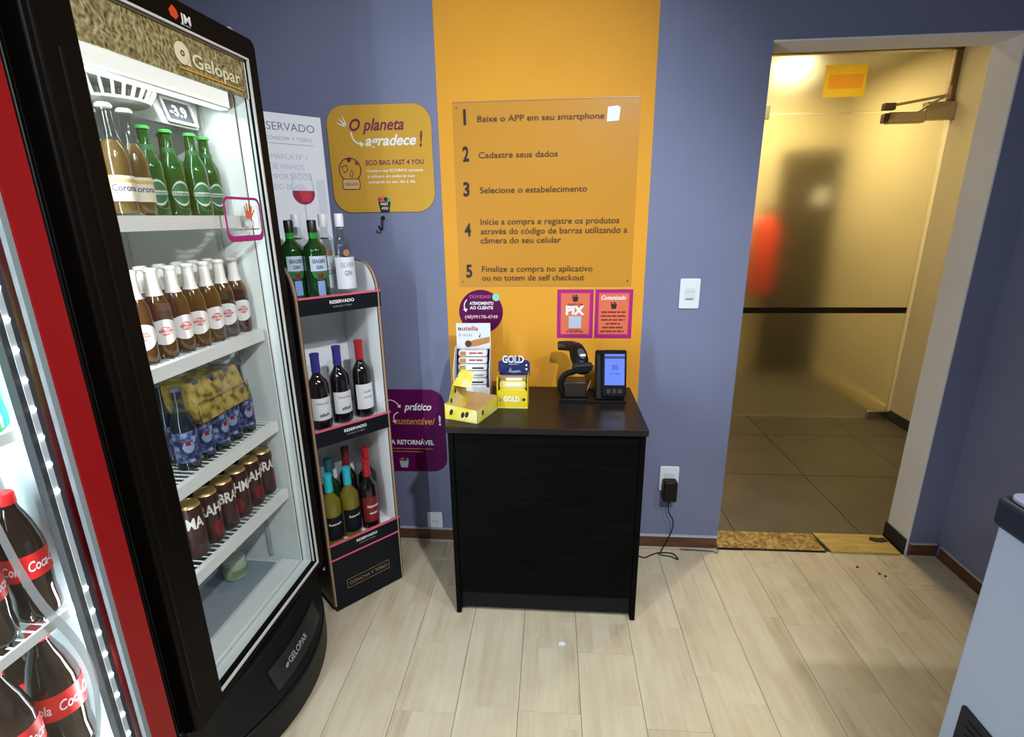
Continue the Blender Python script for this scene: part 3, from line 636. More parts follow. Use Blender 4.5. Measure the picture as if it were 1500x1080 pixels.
def cola(R, H, name, body, capm, labm, txt, cat='bottle'):
    t = thing(name, '', cat, (0, 0, 0), 0, 'soft drinks in the red cooler')
    MB().lathe([(R*.75, 0), (R*.98, .010), (R, H*.10), (R*.94, H*.22), (R, H*.34), (R, H*.56), (R*.96, H*.62), (R*.72, H*.76), (R*.42, H*.88), (R*.36, H*.92), (R*.36, H*.94)], 20).build('bottle_body', body, t)
    MB().lathe([(R*.42, H*.915), (R*.42, H*.985), (R*.36, H)], 16).build('cap', capm, t)
    lab(t, R*1.015, PI*.98, H*.36, H*.55, labm, n=28)
    for a in (-.9, 1.25): text(txt, -R*.95, R*.95, H*.42, H*.075, WINK, t, cyl=R*1.025, bold=.015, shear=.25, flip=lambda p, a=a: (p[0]*math.cos(a)-p[1]*math.sin(a), p[0]*math.sin(a)+p[1]*math.cos(a), p[2]))
    return t
P = {'a': cola(.0355, .262, 'cola_bottle', COLA, REDC, CLAB, 'Coca-Cola'), 'z': cola(.043, .305, 'cola_bottle', COLA, REDC, CLAB, 'Coca-Cola'), 'g': cola(.036, .262, 'soda_bottle', mat('green_soda', (.01, .30, .09), .1, trans=.3), mat('green_cap'), mat('green_label_b', (.02, .42, .10), .4), 'Sprite')}
S = [('g', rpos(-.112, .10, 1.151), FA-.8, 'green soda bottle on the upper shelf of the red cooler'),
     ('a', rpos(-.118, .095, .776), FA-.9, 'cola bottle at the right front of the middle shelf of the red cooler'), ('a', rpos(-.196, .10, .776), FA-.5, 'cola bottle second from the right on the middle shelf of the red cooler'), ('a', rpos(-.105, .178, .776), FA-.3, 'cola bottle behind the front row on the middle shelf of the red cooler'),
     ('z', rpos(-.122, .115, .441), FA-1.0, 'large cola bottle at the right front of the lower shelf of the red cooler'), ('z', rpos(-.215, .11, .441), FA-.6, 'large cola bottle second from the right on the lower shelf of the red cooler'), ('z', rpos(-.115, .215, .441), FA-.4, 'large cola bottle behind the front one on the lower shelf of the red cooler')]
place(P, S)

# ================================================================== WINE RACK
RA = PI/2-.75
R0 = (-.654, 1.839, 0)
WT = Matrix.Rotation(RA, 4, 'Z'); WT.translation = R0
def wpos(x, y, z): v = WT @ Vector((x, y, z)); return (v.x, v.y, v.z)
rk = thing('wine_rack', 'narrow black cardboard wine display rack with pink-edged shelves and tall white card', 'display rack', R0, RA)
RWD = noise_mat('dark_wood_print', [(.4, (.012, .008, .006)), (.6, (.030, .018, .012))], 6, .4, stretch=(8, 8, 1)); EDGE = mat('raw_card_edge', (.33, .20, .12), .7)
INNER = mat('grey_white_card', (.78, .80, .81), .55)
side = [(0, .03), (.29, .03), (.29, 1.36)] + [(.10-.10*math.sin(a)*1.0, 1.24+.105*math.cos(a)) for a in [PI/2*i/8 for i in range(9)]]
for x, s in ((-.283, 1), (.014, -1)):
    MB().prism([(y, z) for y, z in side], x, x+.014, 'x').build('side_panel', RWD, rk)
    xi = x+.0142 if s > 0 else x-.0008
    MB().prism([(y+.002 if y < .05 else y-.002, z) for y, z in side], xi, xi+.0006, 'x').build('side_lining', INNER, rk)
    MB().tube([(x+.007, y-.001, z) for y, z in [(0, .03), (0, .6), (0, 1.20)]+side[:2:-1]], .0045, 6).build('side_edge', EDGE, rk)
box('back_panel', INNER, rk, -.269, .014, .283, .29, .03, 1.36)
for z, zl, zh in ((1.235, 1.188, 1.243), (.752, .708, .767), (.275, .240, .297)):
    sh = box('shelf', INNER if z < .5 else BLAB if False else mat('dark_shelf', (.05, .045, .045), .4) if z < 1 else mat('dark_shelf'), rk, -.269, .014, .004, .283, z-.012, z, .001)
    lp = box('shelf_lip', BLAB, sh, -.272, .030, -.004, .003, zl, zh, .001)
    box('pink_edge', PINK, lp, -.272, .030, -.0055, .0035, zh, zh+.006)
    text('RESERVADO', -.165, -.075, (zl+zh)/2+.004, .011, WINK, lp, -.0047, bold=.02); text('CONCHA Y TORO', -.155, -.085, (zl+zh)/2-.010, .006, mat('grey_ink'), lp, -.0047)
bs = box('base_box', BLAB, rk, -.276, .020, -.003, .285, .004, .232, .002)
box('pink_edge', PINK, bs, -.276, .020, -.0045, -.002, .232, .238)
GINK = mat('gold_ink', (.34, .22, .09), .4)
MB().ring(rr(-.222, -.036, .085, .125, .001, 1), rr(-.2205, -.0375, .0865, .1235, .001, 1), -.0040, -.0036).build('gold_border', GINK, bs)
text('CONCHA Y TORO', -.212, -.046, .097, .015, GINK, bs, -.0038)
cd_ = box('header_card', PAPER, rk, -.262, -.008, .262, .268, 1.25, 1.855, .001)
CINK = mat('slate_ink', (.16, .18, .26), .5)
text('RESERVADO', -.246, -.036, 1.800, .026, CINK, cd_, .2615); text('CONCHA Y TORO', -.215, -.050, 1.768, .012, mat('grey_blue_ink', (.33, .36, .46), .5), cd_, .2615)
box('rule', mat('grey_blue_ink'), cd_, -.215, -.045, .2608, .2616, 1.756, 1.7575)
for i, (s, a, b_) in enumerate((('A MARCA Nº 1', -.225, -.075), ('DE VINHOS', -.21, -.090), ('IMPORTADOS', -.22, -.068), ('DO BRASIL', -.205, -.090))): text(s, a, b_, 1.706-.034*i, .018, mat('faint_ink', (.46, .49, .60), .5), cd_, .2615)
gl = [(-.142, 1.60)]+[(-.102-.041*math.cos(a), 1.592-.040*math.sin(a)) for a in [PI*i/14 for i in range(15)]]+[(-.062, 1.60)]
MB().prism(gl, .2606, .2615).build('printed_wine', mat('print_wine', (.30, .012, .04), .45), cd_)
MB().prism([(-.118, 1.60), (-.075, 1.60), (-.071, 1.585), (-.085, 1.560), (-.112, 1.565)], .2598, .2605).build('printed_wine', mat('print_wine_light', (.50, .03, .06), .45), cd_)
pg = MB().ring([(-.136, 1.66), (-.068, 1.66), (-.061, 1.60), (-.143, 1.60)], [(-.133, 1.658), (-.071, 1.658), (-.064, 1.602), (-.140, 1.602)], .2606, .2615)
pg.prism([(-.104, 1.553), (-.100, 1.553), (-.100, 1.44), (-.104, 1.44)], .2606, .2615).build('printed_glass', mat('faint_ink'), cd_)
dashes(-.05, -.018, 1.52, .12, mat('pale_print', (.60, .63, .72), .5), cd_, .2614, 4)
# bottles on the rack
wine = lambda R, H: [(R*.88, 0), (R, .006), (R, H*.58), (R*.92, H*.635), (R*.55, H*.70), (R*.40, H*.74), (R*.375, H*.97), (R*.42, H*.975), (R*.42, H*.998)]
wfoil = lambda R, H: [(R*.43, H*.76), (R*.42, H*.96), (R*.46, H*.965), (R*.46, H*1.0), (R*.35, H*1.004)]
def wine_b(label, R, H, glass, foil, labm, z0, z1, txts, sketch=False, group='wines on the rack'):
    t = bottle('wine_bottle', label, 'bottle', wine(R, H), glass, wfoil(R, H), foil, 20, group)
    lab(t, R*1.012, 1.25, z0, z1, labm, n=14)
    for s, wd, z, h, m in txts: text(s, -wd/2, wd/2, z, h, m, t, cyl=R*1.02, bold=.01)
    if sketch:
        for i, (x, z, r) in enumerate(((-.012, .058, .006), (-.003, .060, .007), (.006, .058, .005), (.013, .061, .006))): MB().prism(circ(0, 0, r, 10), 0, .0003).build('printed_sketch', mat('slate_ink'), t, loc=(R*1.018*math.sin(x/R), -R*1.018*math.cos(x/R), z), rot=(0, 0, x/R))
    return t
MIDZ = .7525
def put(t, pos, rz): t.location = pos; t.rotation_euler = (0, 0, rz); return t
put(wine_b('blue-capped red wine bottle at the left of the middle rack shelf', .0365, .285, DRK, BLUEC, mat('wine_label_white', (.62, .62, .62), .5), .040, .125, [('Reservado', .05, .100, .010, mat('slate_ink'))], True), wpos(-.212, .072, MIDZ), RA-.05)
put(wine_b('blue-capped red wine bottle in the centre of the middle rack shelf', .0365, .295, DRK, BLUEC, mat('wine_label_white'), .040, .125, [('Reservado', .05, .100, .010, mat('slate_ink'))], True), wpos(-.124, .085, MIDZ), RA+.05)
put(wine_b('red-capped wine bottle at the right of the middle rack shelf', .0375, .302, DRK, mat('red_foil', (.38, .012, .02), .3), mat('wine_label_white'), .035, .135, [('Casillero', .040, .100, .011, mat('slate_ink')), ('del Diablo', .036, .078, .009, mat('slate_ink'))]), wpos(-.034, .085, MIDZ), RA+.1)
LZ = .2755
put(wine_b('white wine bottle with cyan cap at the left front of the lower rack shelf', .037, .292, WHEAT, TEALC, BLAB, .025, .125, [('Reservado', .05, .09, .010, WINK)]), wpos(-.226, .056, LZ), RA-.1)
put(wine_b('white wine bottle with cyan cap second from left on the lower rack shelf', .037, .292, WHEAT, TEALC, BLAB, .025, .125, [('Reservado', .05, .09, .010, WINK)]), wpos(-.148, .062, LZ), RA+.1)
put(wine_b('bottle with dark teal cap behind the cyan-capped wines on the lower rack shelf', .037, .305, DKG, DTEAL, BLAB, .03, .12, [('Reservado', .05, .08, .010, WINK)]), wpos(-.178, .160, LZ), RA)
put(wine_b('dark red-capped wine bottle at the back of the lower rack shelf', .037, .325, DRK, WINEC, RLAB, .03, .12, [('Reservado', .05, .08, .010, WINK)]), wpos(-.098, .172, LZ), RA)
put(wine_b('red-labelled wine bottle with red cap at the front right of the lower rack shelf', .0365, .300, DRK, mat('red_foil'), RLAB, .035, .145, [('Reservado', .05, .10, .012, WINK), ('MALBEC', .035, .07, .008, WINK)]), wpos(-.066, .060, LZ), RA)
put(wine_b('red-capped wine bottle half hidden behind the red-labelled one on the lower rack shelf', .0365, .315, DRK, mat('red_foil'), RLAB, .035, .145, [('Reservado', .05, .10, .012, WINK)]), wpos(-.029, .132, LZ), RA)
TZ = 1.2355
def flask(label, R, H, glass, capm, cat='bottle', group='spirits on top of the rack'):
    t = thing('spirit_bottle', label, cat, (0, 0, 0), 0, group)
    MB().lathe([(R*.92, 0), (R, .008), (R, H*.60), (R*.90, H*.67), (R*.45, H*.74), (R*.36, H*.78), (R*.35, H*.86)], 20).build('glass_body', glass, t)
    MB().lathe([(R*.40, H*.845), (R*.41, H*.985), (R*.36, H)], 18).build('cap', capm, t)
    return t
BC = mat('black_cap', (.012, .012, .012), .35); WC = mat('white_cap_b', (.74, .74, .78), .35)
for i, (x, y, lb_) in enumerate(((-.228, .112, 'dark green gin bottle with black cap at the far left on top of the rack'), (-.172, .055, 'dark green gin bottle with a blue-white label on top of the rack'))):
    t = flask(lb_, .038, .262, mat('gin_green_glass', (.012, .060, .012), .07, trans=.25, coat=.4), BC)
    MB().lathe([(.0145, .192), (.0145, .222)], 16).build('neck_band', mat('bright_green_glass', (.02, .30, .03), .1), t)
    lab(t, .0385, .8, .095, .145, mat('blue_white_label', (.50, .58, .68), .5)); text('SEAGERS', -.022, .022, .122, .012, mat('navy_ink'), t, cyl=.0389, bold=.03); text('GIN', -.012, .012, .102, .012, mat('navy_ink'), t, cyl=.0389, bold=.03)
    lab(t, .0385, .75, .060, .095, GLAB, 'lower_label', prof=lambda q: (.095-.030*math.sin(PI*q)**.5, .0949)); MB().arc(.0388, -.25, .25, .068, .088, 5).build('label_seal', RLAB, t); lab(t, .0385, .32, .012, .062, mat('blue_strip', (.20, .33, .60), .4), 'label_strip')
    put(t, wpos(x, y, TZ), RA-.1)
for i, (x, y, lb_) in enumerate(((-.072, .058, 'clear gin bottle with white label at the front right on top of the rack'), (-.098, .135, 'clear gin bottle with white cap standing behind the front clear one on the rack'), (-.165, .210, 'clear gin bottle with white cap at the back left on top of the rack'))):
    t = flask(lb_, .038, .282, CLR, WC)
    lab(t, .0385, 1.15, .025, .135, mat('gin_label', (.66, .68, .74), .5), n=12)
    MB().arc(.0388, -.30, .30, .138, .165, 8, prof=lambda q: (.150-.012*math.sin(PI*q)**.5, .150+.012*math.sin(PI*q)**.5)).build('label_seal', mat('copper_seal', (.36, .16, .07), .4), t)
    text('SILVER', -.026, .026, .100, .017, mat('slate_ink'), t, cyl=.0389); text('GIN', -.013, .013, .072, .017, mat('slate_ink'), t, cyl=.0389, bold=.02)
    MB().lathe([(.0148, .195), (.0148, .201)], 16).build('neck_ring', CHROME, t)
    put(t, wpos(x, y, TZ), RA-.05)

# ================================================================== COUNTER
ct = thing('counter_cabinet', 'black laminate counter cabinet standing against the orange stripe', 'counter', (-.020, 1.655, 0))
box('counter_top', DESKTOP, ct, -.352, .352, 0, .462, .772, .795, .0015)
for x in (-.345, .327): box('side_panel', BLKW, ct, x, x+.018, .008, .46, .002, .772, .001)
box('front_panel', BLKW, ct, -.327, .327, .016, .034, .095, .772, .001)
box('plinth_panel', mat('plinth_black', (.006, .0065, .007), .4, spec=.15), ct, -.327, .327, .026, .044, .018, .0945, .001)
box('bottom_shelf', BLKW, ct, -.327, .327, .044, .46, .095, .113)
CT = .7952
# hazelnut-biscuit bar box
t = thing('snack_box', 'white chocolate bar display box with tall printed card on the counter', 'box', (-.318, 1.985, CT), .03)
WCARD = mat('white_card', (.70, .71, .74), .5)
box('tray_floor', WCARD, t, -.070, .070, -.055, .055, 0, .003); box('tray_front', WCARD, t, -.070, .070, -.057, -.055, 0, .055)
for x in (-.072, .070): MB().prism([(-.057, 0), (.056, 0), (.056, .20), (.02, .20), (-.057, .125)], x, x+.002, 'x').build('tray_side', WCARD, t)
bc = box('back_card', WCARD, t, -.070, .070, .056, .059, 0, .292, .0005)
text('nutella', -.062, .020, .262, .018, mat('nut_red', (.42, .02, .03), .5), bc, .0555, bold=.02); text('n', -.062, -.052, .262, .018, INK, bc, .0552, bold=.02)
text('B-ready', -.060, -.005, .238, .013, mat('grey_ink'), bc, .0555)
MB().prism([(-.035, .205), (.00, .222), (.066, .236), (.066, .212), (.02, .198), (-.03, .192)], .0548, .0558).build('printed_wafer', mat('wafer_print', (.46, .20, .05), .5), bc)
MB().prism(circ(-.022, .207, .014, 12), .0540, .0547).build('printed_filling', mat('cocoa_print', (.08, .02, .008), .5), bc); MB().prism([(.022, .235), (.030, .252), (.027, .232)], .0540, .0547).build('printed_splash', INK, bc)
box('card_band', mat('cocoa_print'), bc, -.070, .070, .0548, .0558, .125, .185)
B0 = Matrix.Rotation(.03, 4, 'Z'); B0.translation = (-.318, 1.985, CT)
WRAP = mat('white_wrapper', (.74, .74, .76), .35)
for i in range(7):
    p = B0 @ Vector((0, -.030+.010*i, .0045+.0265*i))
    t2 = thing('snack_bar', 'white-wrapped chocolate bar, %s from the bottom in the white display box' % ORD[i], 'snack bar', p, .03, 'bars in the white display box')
    pts = rr(-.058, .058, .0, .024, .008, 3)
    MB().prism(pts, -.016, .016).build('wrapper', WRAP, t2, .003); box('wafer_print', mat('wafer_print'), t2, -.052, -.028, -.0172, -.0162, .004, .021)
    if i < 5: box('print_band', [BLAB, mat('grey_ink')][i % 2], t2, -.002, .044, -.0172, -.0162, .007, .013)
    else: dashes(-.015, .04, .011, .006, mat('nut_red'), t2, -.0166, i)
# GOLD bars box
t = thing('gold_box', 'yellow GOLD snack box with navy header on the counter', 'box', (-.149, 1.895, CT), .0)
YC = mat('bright_yellow_card', (.76, .58, .015), .45)
box('tray_floor', TAN, t, -.057, .057, -.044, .044, 0, .002); fr_ = box('tray_front', YC, t, -.058, .058, -.046, -.044, 0, .070)
box('front_rim', mat('pale_yellow_card', (.78, .70, .25), .45), fr_, -.058, .058, -.0465, -.0435, 0, .004)
for x in (-.059, .057): MB().prism([(-.046, 0), (.046, 0), (.046, .120), (-.030, .118), (-.046, .085)], x, x+.002, 'x').build('tray_side', YC, t)
hb = MB().prism([(-.062, .105), (.062, .105), (.064, .150), (.058, .163), (.038, .168), (.035, .180), (-.035, .180), (-.040, .166), (-.060, .160)], .045, .048).build('header_card', NAVY, t)
box('back_panel', YC, t, -.057, .057, .045, .047, 0, .105)
text('GOLD', -.044, .040, .157, .026, WINK, hb, .0440, bold=.05); text('GOLD', -.040, .036, .1595, .021, mat('pale_blue_ink'), hb, .0436, bold=.0)
dashes(-.02, .02, .147, .005, mat('pale_blue_ink'), hb, .0445, 2); MB().prism([(-.022, .118), (-.012, .138), (-.008, .122), (.02, .126), (.03, .118), (.0, .114)], .0438, .0446).build('printed_bar', mat('pale_blue_ink'), hb)
for z in (.130, .146): MB().prism(circ(.050, z, .004, 8), .0438, .0446).build('printed_dot', WINK, hb)
text('GOLD', -.034, .028, .028, .020, WINK, fr_, -.0475, bold=.05); MB().prism(circ(.044, .036, .006, 10), -.0478, -.047).build('printed_bar', INK, fr_); MB().prism(circ(-.044, .034, .006, 10), -.0478, -.047).build('printed_bar', mat('grey_ink'), fr_)
for i, (y, z) in enumerate(((-.022, .0625), (.004, .085), (.026, .100))):
    t2 = thing('snack_bar', ['front', 'middle', 'rear'][i]+' wrapped bar in the yellow box with the navy header', 'snack bar', (-.149, 1.895+y, CT+z-.02), 0, 'bars in the GOLD box')
    MB().prism(rr(-.052, .052, 0, .028, .008, 3), -.010, .010).build('wrapper', [YEL, mat('pale_yellow_card'), mat('tan_wrapper', (.42, .27, .13), .4)][i], t2, .002)
    box('print_band', WINK, t2, -.028, .034, -.0112, -.0102, .013, .022)
# empty yellow box
YA = math.atan2(-.046, .124)
t = thing('empty_box', 'empty yellow cardboard box with tan inside at the counter\'s front corner', 'box', (-.386, 1.732, CT), YA)
W_, D_, H_ = .134, .158, .058
box('tray_floor', TAN, t, 0, W_, 0, D_, 0, .002)
def panel(name, pts_out, th, inner=None):   # card wall: yellow outside, tan inside
    n = len(pts_out); vs = [Vector(p) for p in pts_out]; inn = [v+Vector(th) for v in vs]
    b = MB(); b.add(vs, [tuple(range(n))], 0); b.add(inn, [tuple(range(n-1, -1, -1))], 1)
    b.add(vs+inn, [(i, (i+1) % n, (i+1) % n+n, i+n) for i in range(n)], 1)
    o = bpy.data.objects.new(name, b.mesh(name, [YEL, inner or TAN])); COL.objects.link(o); o.parent = t; return o
pf = panel('front_panel', [(0, 0, 0), (W_, 0, 0), (W_, 0, H_*.86), (0, 0, H_)], (0, .0015, 0))
panel('right_panel', [(W_, 0, 0), (W_, D_, 0), (W_, D_, H_), (W_, 0, H_*.86)], (-.0015, 0, 0))
panel('left_panel', [(0, 0, 0), (0, 0, H_), (0, .03, H_), (0, .055, .105), (0, .12, .150), (0, D_, .155), (0, D_, 0)], (.0015, 0, 0), YEL)
panel('back_panel', [(W_, D_, 0), (0, D_, 0), (0, D_, H_), (W_, D_, H_)], (0, -.0015, 0))
panel('lid_flap', [(0, .06, .11), (0, .13, .152), (.045, .150, .140), (.060, .09, .098)], (0, .001, .001), YEL)
for cx_, cz_ in ((.028, .030), (.075, .026), (.092, .030)): MB().prism([(cx_+.007*math.cos(a)+.003*math.sin(a), cz_+.012*math.sin(a)) for a in [2*PI*i/10 for i in range(10)]], -.0014, -.0003).build('printed_bean', INK, pf)
for cy_, cz_ in ((.045, .055), (.075, .085), (.10, .125)): MB().prism([(cy_+.006*math.cos(a), cz_+.010*math.sin(a)) for a in [2*PI*i/10 for i in range(10)]], .0018, .0026, 'x').build('printed_bean', INK, t)
MB().prism([(.04+.006*math.cos(a), .03+.010*math.sin(a)) for a in [2*PI*i/10 for i in range(10)]], W_+.0003, W_+.0014, 'x').build('printed_bean', INK, t)
# barcode scanner on its stand
dt = thing('device_tray', 'thin black tray under the scanner stand and payment terminal', 'tray', (.16, 1.975, CT))
box('tray_plate', BLKM, dt, -.130, .130, -.055, .075, 0, .005, .002); box('tray_lip', BLKM, dt, -.130, .130, -.058, -.055, 0, .009, .001)
sc = thing('barcode_scanner', 'black barcode scanner resting in a curved stand on the counter', 'scanner', (.088, 1.975, CT+.0052), 0)
box('stand_plate', BLKM, sc, -.056, .052, -.045, .05, 0, .006, .003)
box('stand_base', mat('dark_brown_plastic', (.03, .016, .012), .4), sc, -.038, .050, -.028, .045, .006, .072, .006)
MB().tube(lerp_path([(-.035, .0, .006), (-.05, .0, .035), (-.052, 0, .065), (-.036, 0, .092), (-.008, -.005, .106), (.015, -.008, .116)], 3), [.014, .0135, .013, .0125, .012, .012, .012, .012, .012, .012, .012, .012, .0125, .013, .014, .015], 10).build('stand_arm', BLKM, sc)
MB().lathe([(.020, 0), (.034, .012), (.036, .022), (.030, .022)], 16).build('cradle_cup', BLKM, sc, loc=(.022, -.008, .107), rot=(.25, .25, 0))
hd_ = MB()
rings = []
for u, rx, rz, dx, dz in ((0, .006, .008, 0, 0), (.008, .020, .018, 0, 0), (.030, .028, .026, 0, .002), (.060, .030, .031, 0, .004), (.085, .026, .030, 0, .003), (.105, .022, .022, 0, 0), (.112, .010, .010, 0, 0)):
    rings.append([(dx+rx*math.cos(2*PI*i/16), u, dz+rz*math.sin(2*PI*i/16)) for i in range(16)])
vs = [p for r_ in rings for p in r_]; fs = [(j*16+i, j*16+(i+1) % 16, (j+1)*16+(i+1) % 16, (j+1)*16+i) for j in range(len(rings)-1) for i in range(16)]+[tuple(range(15, -1, -1)), tuple(range(96, 112))]
hd_.add(vs, fs); HS = 1.15
ho = hd_.build('scanner_head', BLKM, sc, loc=(.030, -.055, .137), rot=(.50, 0, .25), ang=60); ho.scale = (HS, HS, HS)
MB().prism(rr(-.034, .034, -.016, .016, .010, 4), -.006, .012).build('front_bumper', mat('rubber_black', (.016, .016, .017), .5), ho, .003)
MB().prism([(.013*math.cos(a), .036+.026*math.sin(a)) for a in [2*PI*i/16 for i in range(16)]], .029, .0345, 'z').build('top_inlay', mat('steel_blue_plastic', (.06, .075, .09), .3), ho, .002)
MB().prism(rr(-.009, .011, .020, .030, .004, 3), .0345, .0356, 'z').build('brand_badge', WINK, ho)
MB().tube(lerp_path([(.0, .09, .005), (-.012, .115, -.005), (-.03, .13, -.015), (-.052, .135, -.018)], 3), [.021, .021, .020, .019, .018, .018, .017, .017, .016, .015], 12).build('handle_grip', mat('brown_black_rubber', (.020, .011, .008), .5), ho)
# payment terminal
pt = thing('payment_terminal', 'black payment terminal with a lit blue screen on the counter', 'terminal', (.225, 1.985, CT+.0052), .0)
MB().prism([(-.045, 0), (.055, 0), (.055, .165), (.035, .185), (.012, .172), (-.035, .03)], -.052, .062, 'x').build('wedge_body', BLKM, pt, .006)
scr = bpy.data.objects.new('handset', None); COL.objects.link(scr); scr.parent = pt; scr.location = (.018, -.052, .018); scr.rotation_euler = (-.24, 0, 0)
MB().prism(rr(-.046, .046, 0, .182, .008), -.010, .008).build('handset_case', mat('gloss_black', (.010, .010, .011), .18), scr, .003)
dsp = box('display', mat('screen_blue', (.05, .08, .3), .3, emis=(.12, .20, .80), es=.9), scr, -.038, .038, -.0115, -.0101, .045, .166)
box('status_bar', mat('screen_dark', (.03, .04, .12), .3, emis=(.03, .04, .2), es=.5), dsp, -.038, .038, -.0122, -.0116, .148, .158)
box('icon', mat('screen_mid', (.05, .07, .3), .3, emis=(.06, .10, .52), es=.8), dsp, -.011, .013, -.0122, -.0116, .105, .125); dashes(-.020, .022, .088, .004, mat('screen_mid'), dsp, -.0119, 5)
for i in range(3): box('key', mat('key_black', (.03, .03, .032), .4), scr, -.030+.022*i, -.014+.022*i, -.0118, -.0101, .012, .030, .001)
text('R$', .004, .014, .085, .010, mat('screen_mid'), dsp, -.0119)
tag(MB().tube(lerp_path([(.143, 2.01, CT+.02), (.16, 2.03, CT+.055), (.17, 2.06, CT+.012), (.165, 2.09, CT+.003), (.15, 2.112, CT+.003)], 5), .0018, 6).build('beige_cable', mat('beige_cable', (.55, .42, .25), .5)), 'thin beige cable looping between scanner and payment terminal', 'cable')

# ================================================================== SIGNS ON THE BACK WALL
YS = YW-.0012
def sign(name, label, x, z, cat='sign'): return thing(name, label, cat, (x, YS, z))
# instruction panel of clear acrylic with the five steps
ip = sign('instruction_panel', 'clear acrylic panel with five numbered Portuguese steps on the orange stripe', 0, 1.222)
ACR = glass_mat('acrylic', (.94, .935, .92), 1.22, .34, .0)
box('acrylic_sheet', ACR, ip, -.386, .319, -.0026, -.0006, 0, .697)
for z in (.0, .6945): box('sheet_edge', mat('acrylic_edge', (.42, .27, .12), .3), ip, -.386, .319, -.0030, -.0004, z, z+.0025)
for x in (-.37, .303):
    for z in (.02, .675): MB().lathe([(.0035, .0027), (.0035, .0036)], 10).build('screw_head', BRZ, ip, loc=(x, 0, z), rot=(PI/2, 0, 0))
BINK = mat('brown_ink', (.085, .035, .012), .6)
STEPS = [('1',-.350,-.329,1.840,.0521),('Baixe o APP em seu smartphone',-.291,.188,1.847,.0213),('2',-.352,-.328,1.709,.0516),('Cadastre seus dados',-.290,.016,1.718,.0221),('3',-.355,-.330,1.580,.0510),('Selecione o estabelecimento',-.289,.131,1.589,.0229),('4',-.356,-.330,1.426,.0479),('Inicie a compra e registre os produtos',-.290,.260,1.469,.0237),('através do código de barras utilizando a',-.291,.293,1.432,.0239),('câmera do seu celular',-.292,.033,1.396,.0242),('5',-.356,-.331,1.261,.0501),('Finalize a compra no aplicativo',-.290,.161,1.282,.0235),('ou no totem de self checkout',-.291,.129,1.246,.0238)]
for s, a, b_, z, h in STEPS: text(s, a, b_, z-1.222, h, INK if len(s) == 1 else BINK, ip, -.0031, bold=.03 if len(s) == 1 else .006)
MB().prism([(.197, .613), (.243, .616), (.247, .662), (.235, .668), (.200, .664)], -.0038, -.0029).build('white_sticker', WINK, ip)
# mustard eco bag sign
ps = sign('eco_bag_sign', 'mustard rounded wall sign reading O planeta agradece', -.677, 1.523)
MB().prism(rr(-.207, .207, 0, .396, .072, 8), -.004, 0).build('board', YSIGN, ps, .001)
PI_ = mat('plum_ink', (.17, .012, .07), .5); sx0 = -.677; sz0 = 1.523
def pt_(s, a, b_, z, h, m, **k): text(s, a-sx0, b_-sx0, z-sz0, h, m, ps, -.0048, **k)
pt_('O planeta', -.793, -.577, 1.828, .042, PI_, bold=.02, shear=.32); pt_('agradece', -.735, -.532, 1.773, .038, WINK, bold=.025, shear=.32); pt_('!', -.520, -.506, 1.767, .0535, PI_, bold=.03, shear=.15)
pt_('ECO BAG FAST 4 YOU', -.740, -.507, 1.702, .0175, PI_, bold=.025)
pt_('Compre sua ECOBAG conosco', -.737, -.512, 1.676, .0105, WINK, bold=.01); pt_('e utilize-a em todas as suas', -.736, -.546, 1.655, .0105, WINK, bold=.01); pt_('compras no seu dia a dia.', -.735, -.542, 1.634, .0105, WINK, bold=.01)
for a, c in ((2.75, 0), (2.35, 1), (1.95, 2)):
    p0 = Vector((-.125, .318)); dv = Vector((math.cos(a), math.sin(a))); nv = Vector((-dv.y, dv.x))*.003
    q0 = p0+dv*.008; q1 = p0+dv*.042; MB().prism([tuple(q0+nv), tuple(q0-nv), tuple(q1-nv*.4), tuple(q1+nv*.4)], -.0050, -.0042).build('ray_mark', WINK, ps)
aw = lerp_path([(-.112, .300), (-.105, .275), (-.088, .260), (-.070, .256)], 4); vs = []
for i, p in enumerate(aw): tn = (aw[min(i+1, len(aw)-1)]-aw[max(i-1, 0)]).normalized(); nv = Vector((-tn.y, tn.x))*.0028; vs += [(p.x+nv.x, -.0048, p.y+nv.y), (p.x-nv.x, -.0048, p.y-nv.y)]
am = MB().add(vs, [(2*i, 2*i+1, 2*i+3, 2*i+2) for i in range(len(aw)-1)]); am.prism([(-.078, .246), (-.062, .256), (-.080, .267)], -.0050, -.0042); am.build('arrow_mark', WINK, ps)
gx, gz = -.129, .163
MB().ring(circ(gx, gz, .046), circ(gx, gz, .042), -.0050, -.0042).build('globe_outline', PI_, ps)
MB().prism([(gx-.012, gz+.041), (gx+.010, gz+.042), (gx+.004, gz+.030), (gx-.004, gz+.026)], -.0050, -.0042).prism([(gx+.020, gz+.034), (gx+.036, gz+.020), (gx+.026, gz+.016)], -.0050, -.0042).build('globe_land', PI_, ps)
MB().ring([(gx-.036, gz+.012), (gx-.014, gz+.020), (gx-.006, gz-.002), (gx-.026, gz-.012)], [(gx-.032, gz+.010), (gx-.016, gz+.016), (gx-.009, gz-.001), (gx-.026, gz-.008)], -.0050, -.0042).ring([(gx-.004, gz-.02), (gx+.006, gz+.002), (gx+.014, gz-.012), (gx+.006, gz-.03)], [(gx-.001, gz-.02), (gx+.006, gz-.002), (gx+.011, gz-.012), (gx+.005, gz-.026)], -.0050, -.0042).build('globe_land', PI_, ps)
MB().ring(rr(-.165, -.092, .088, .130, .010, 3), rr(-.162, -.095, .091, .127, .008, 3), -.0056, -.0046).build('plate_outline', PI_, ps); MB().prism(rr(-.162, -.095, .091, .127, .008, 3), -.0052, -.0042).build('plate_fill', mat('pale_mustard', (.66, .45, .18), .5), ps); text('OBRIGADO', -.156, -.101, .103, .012, PI_, ps, -.0060)
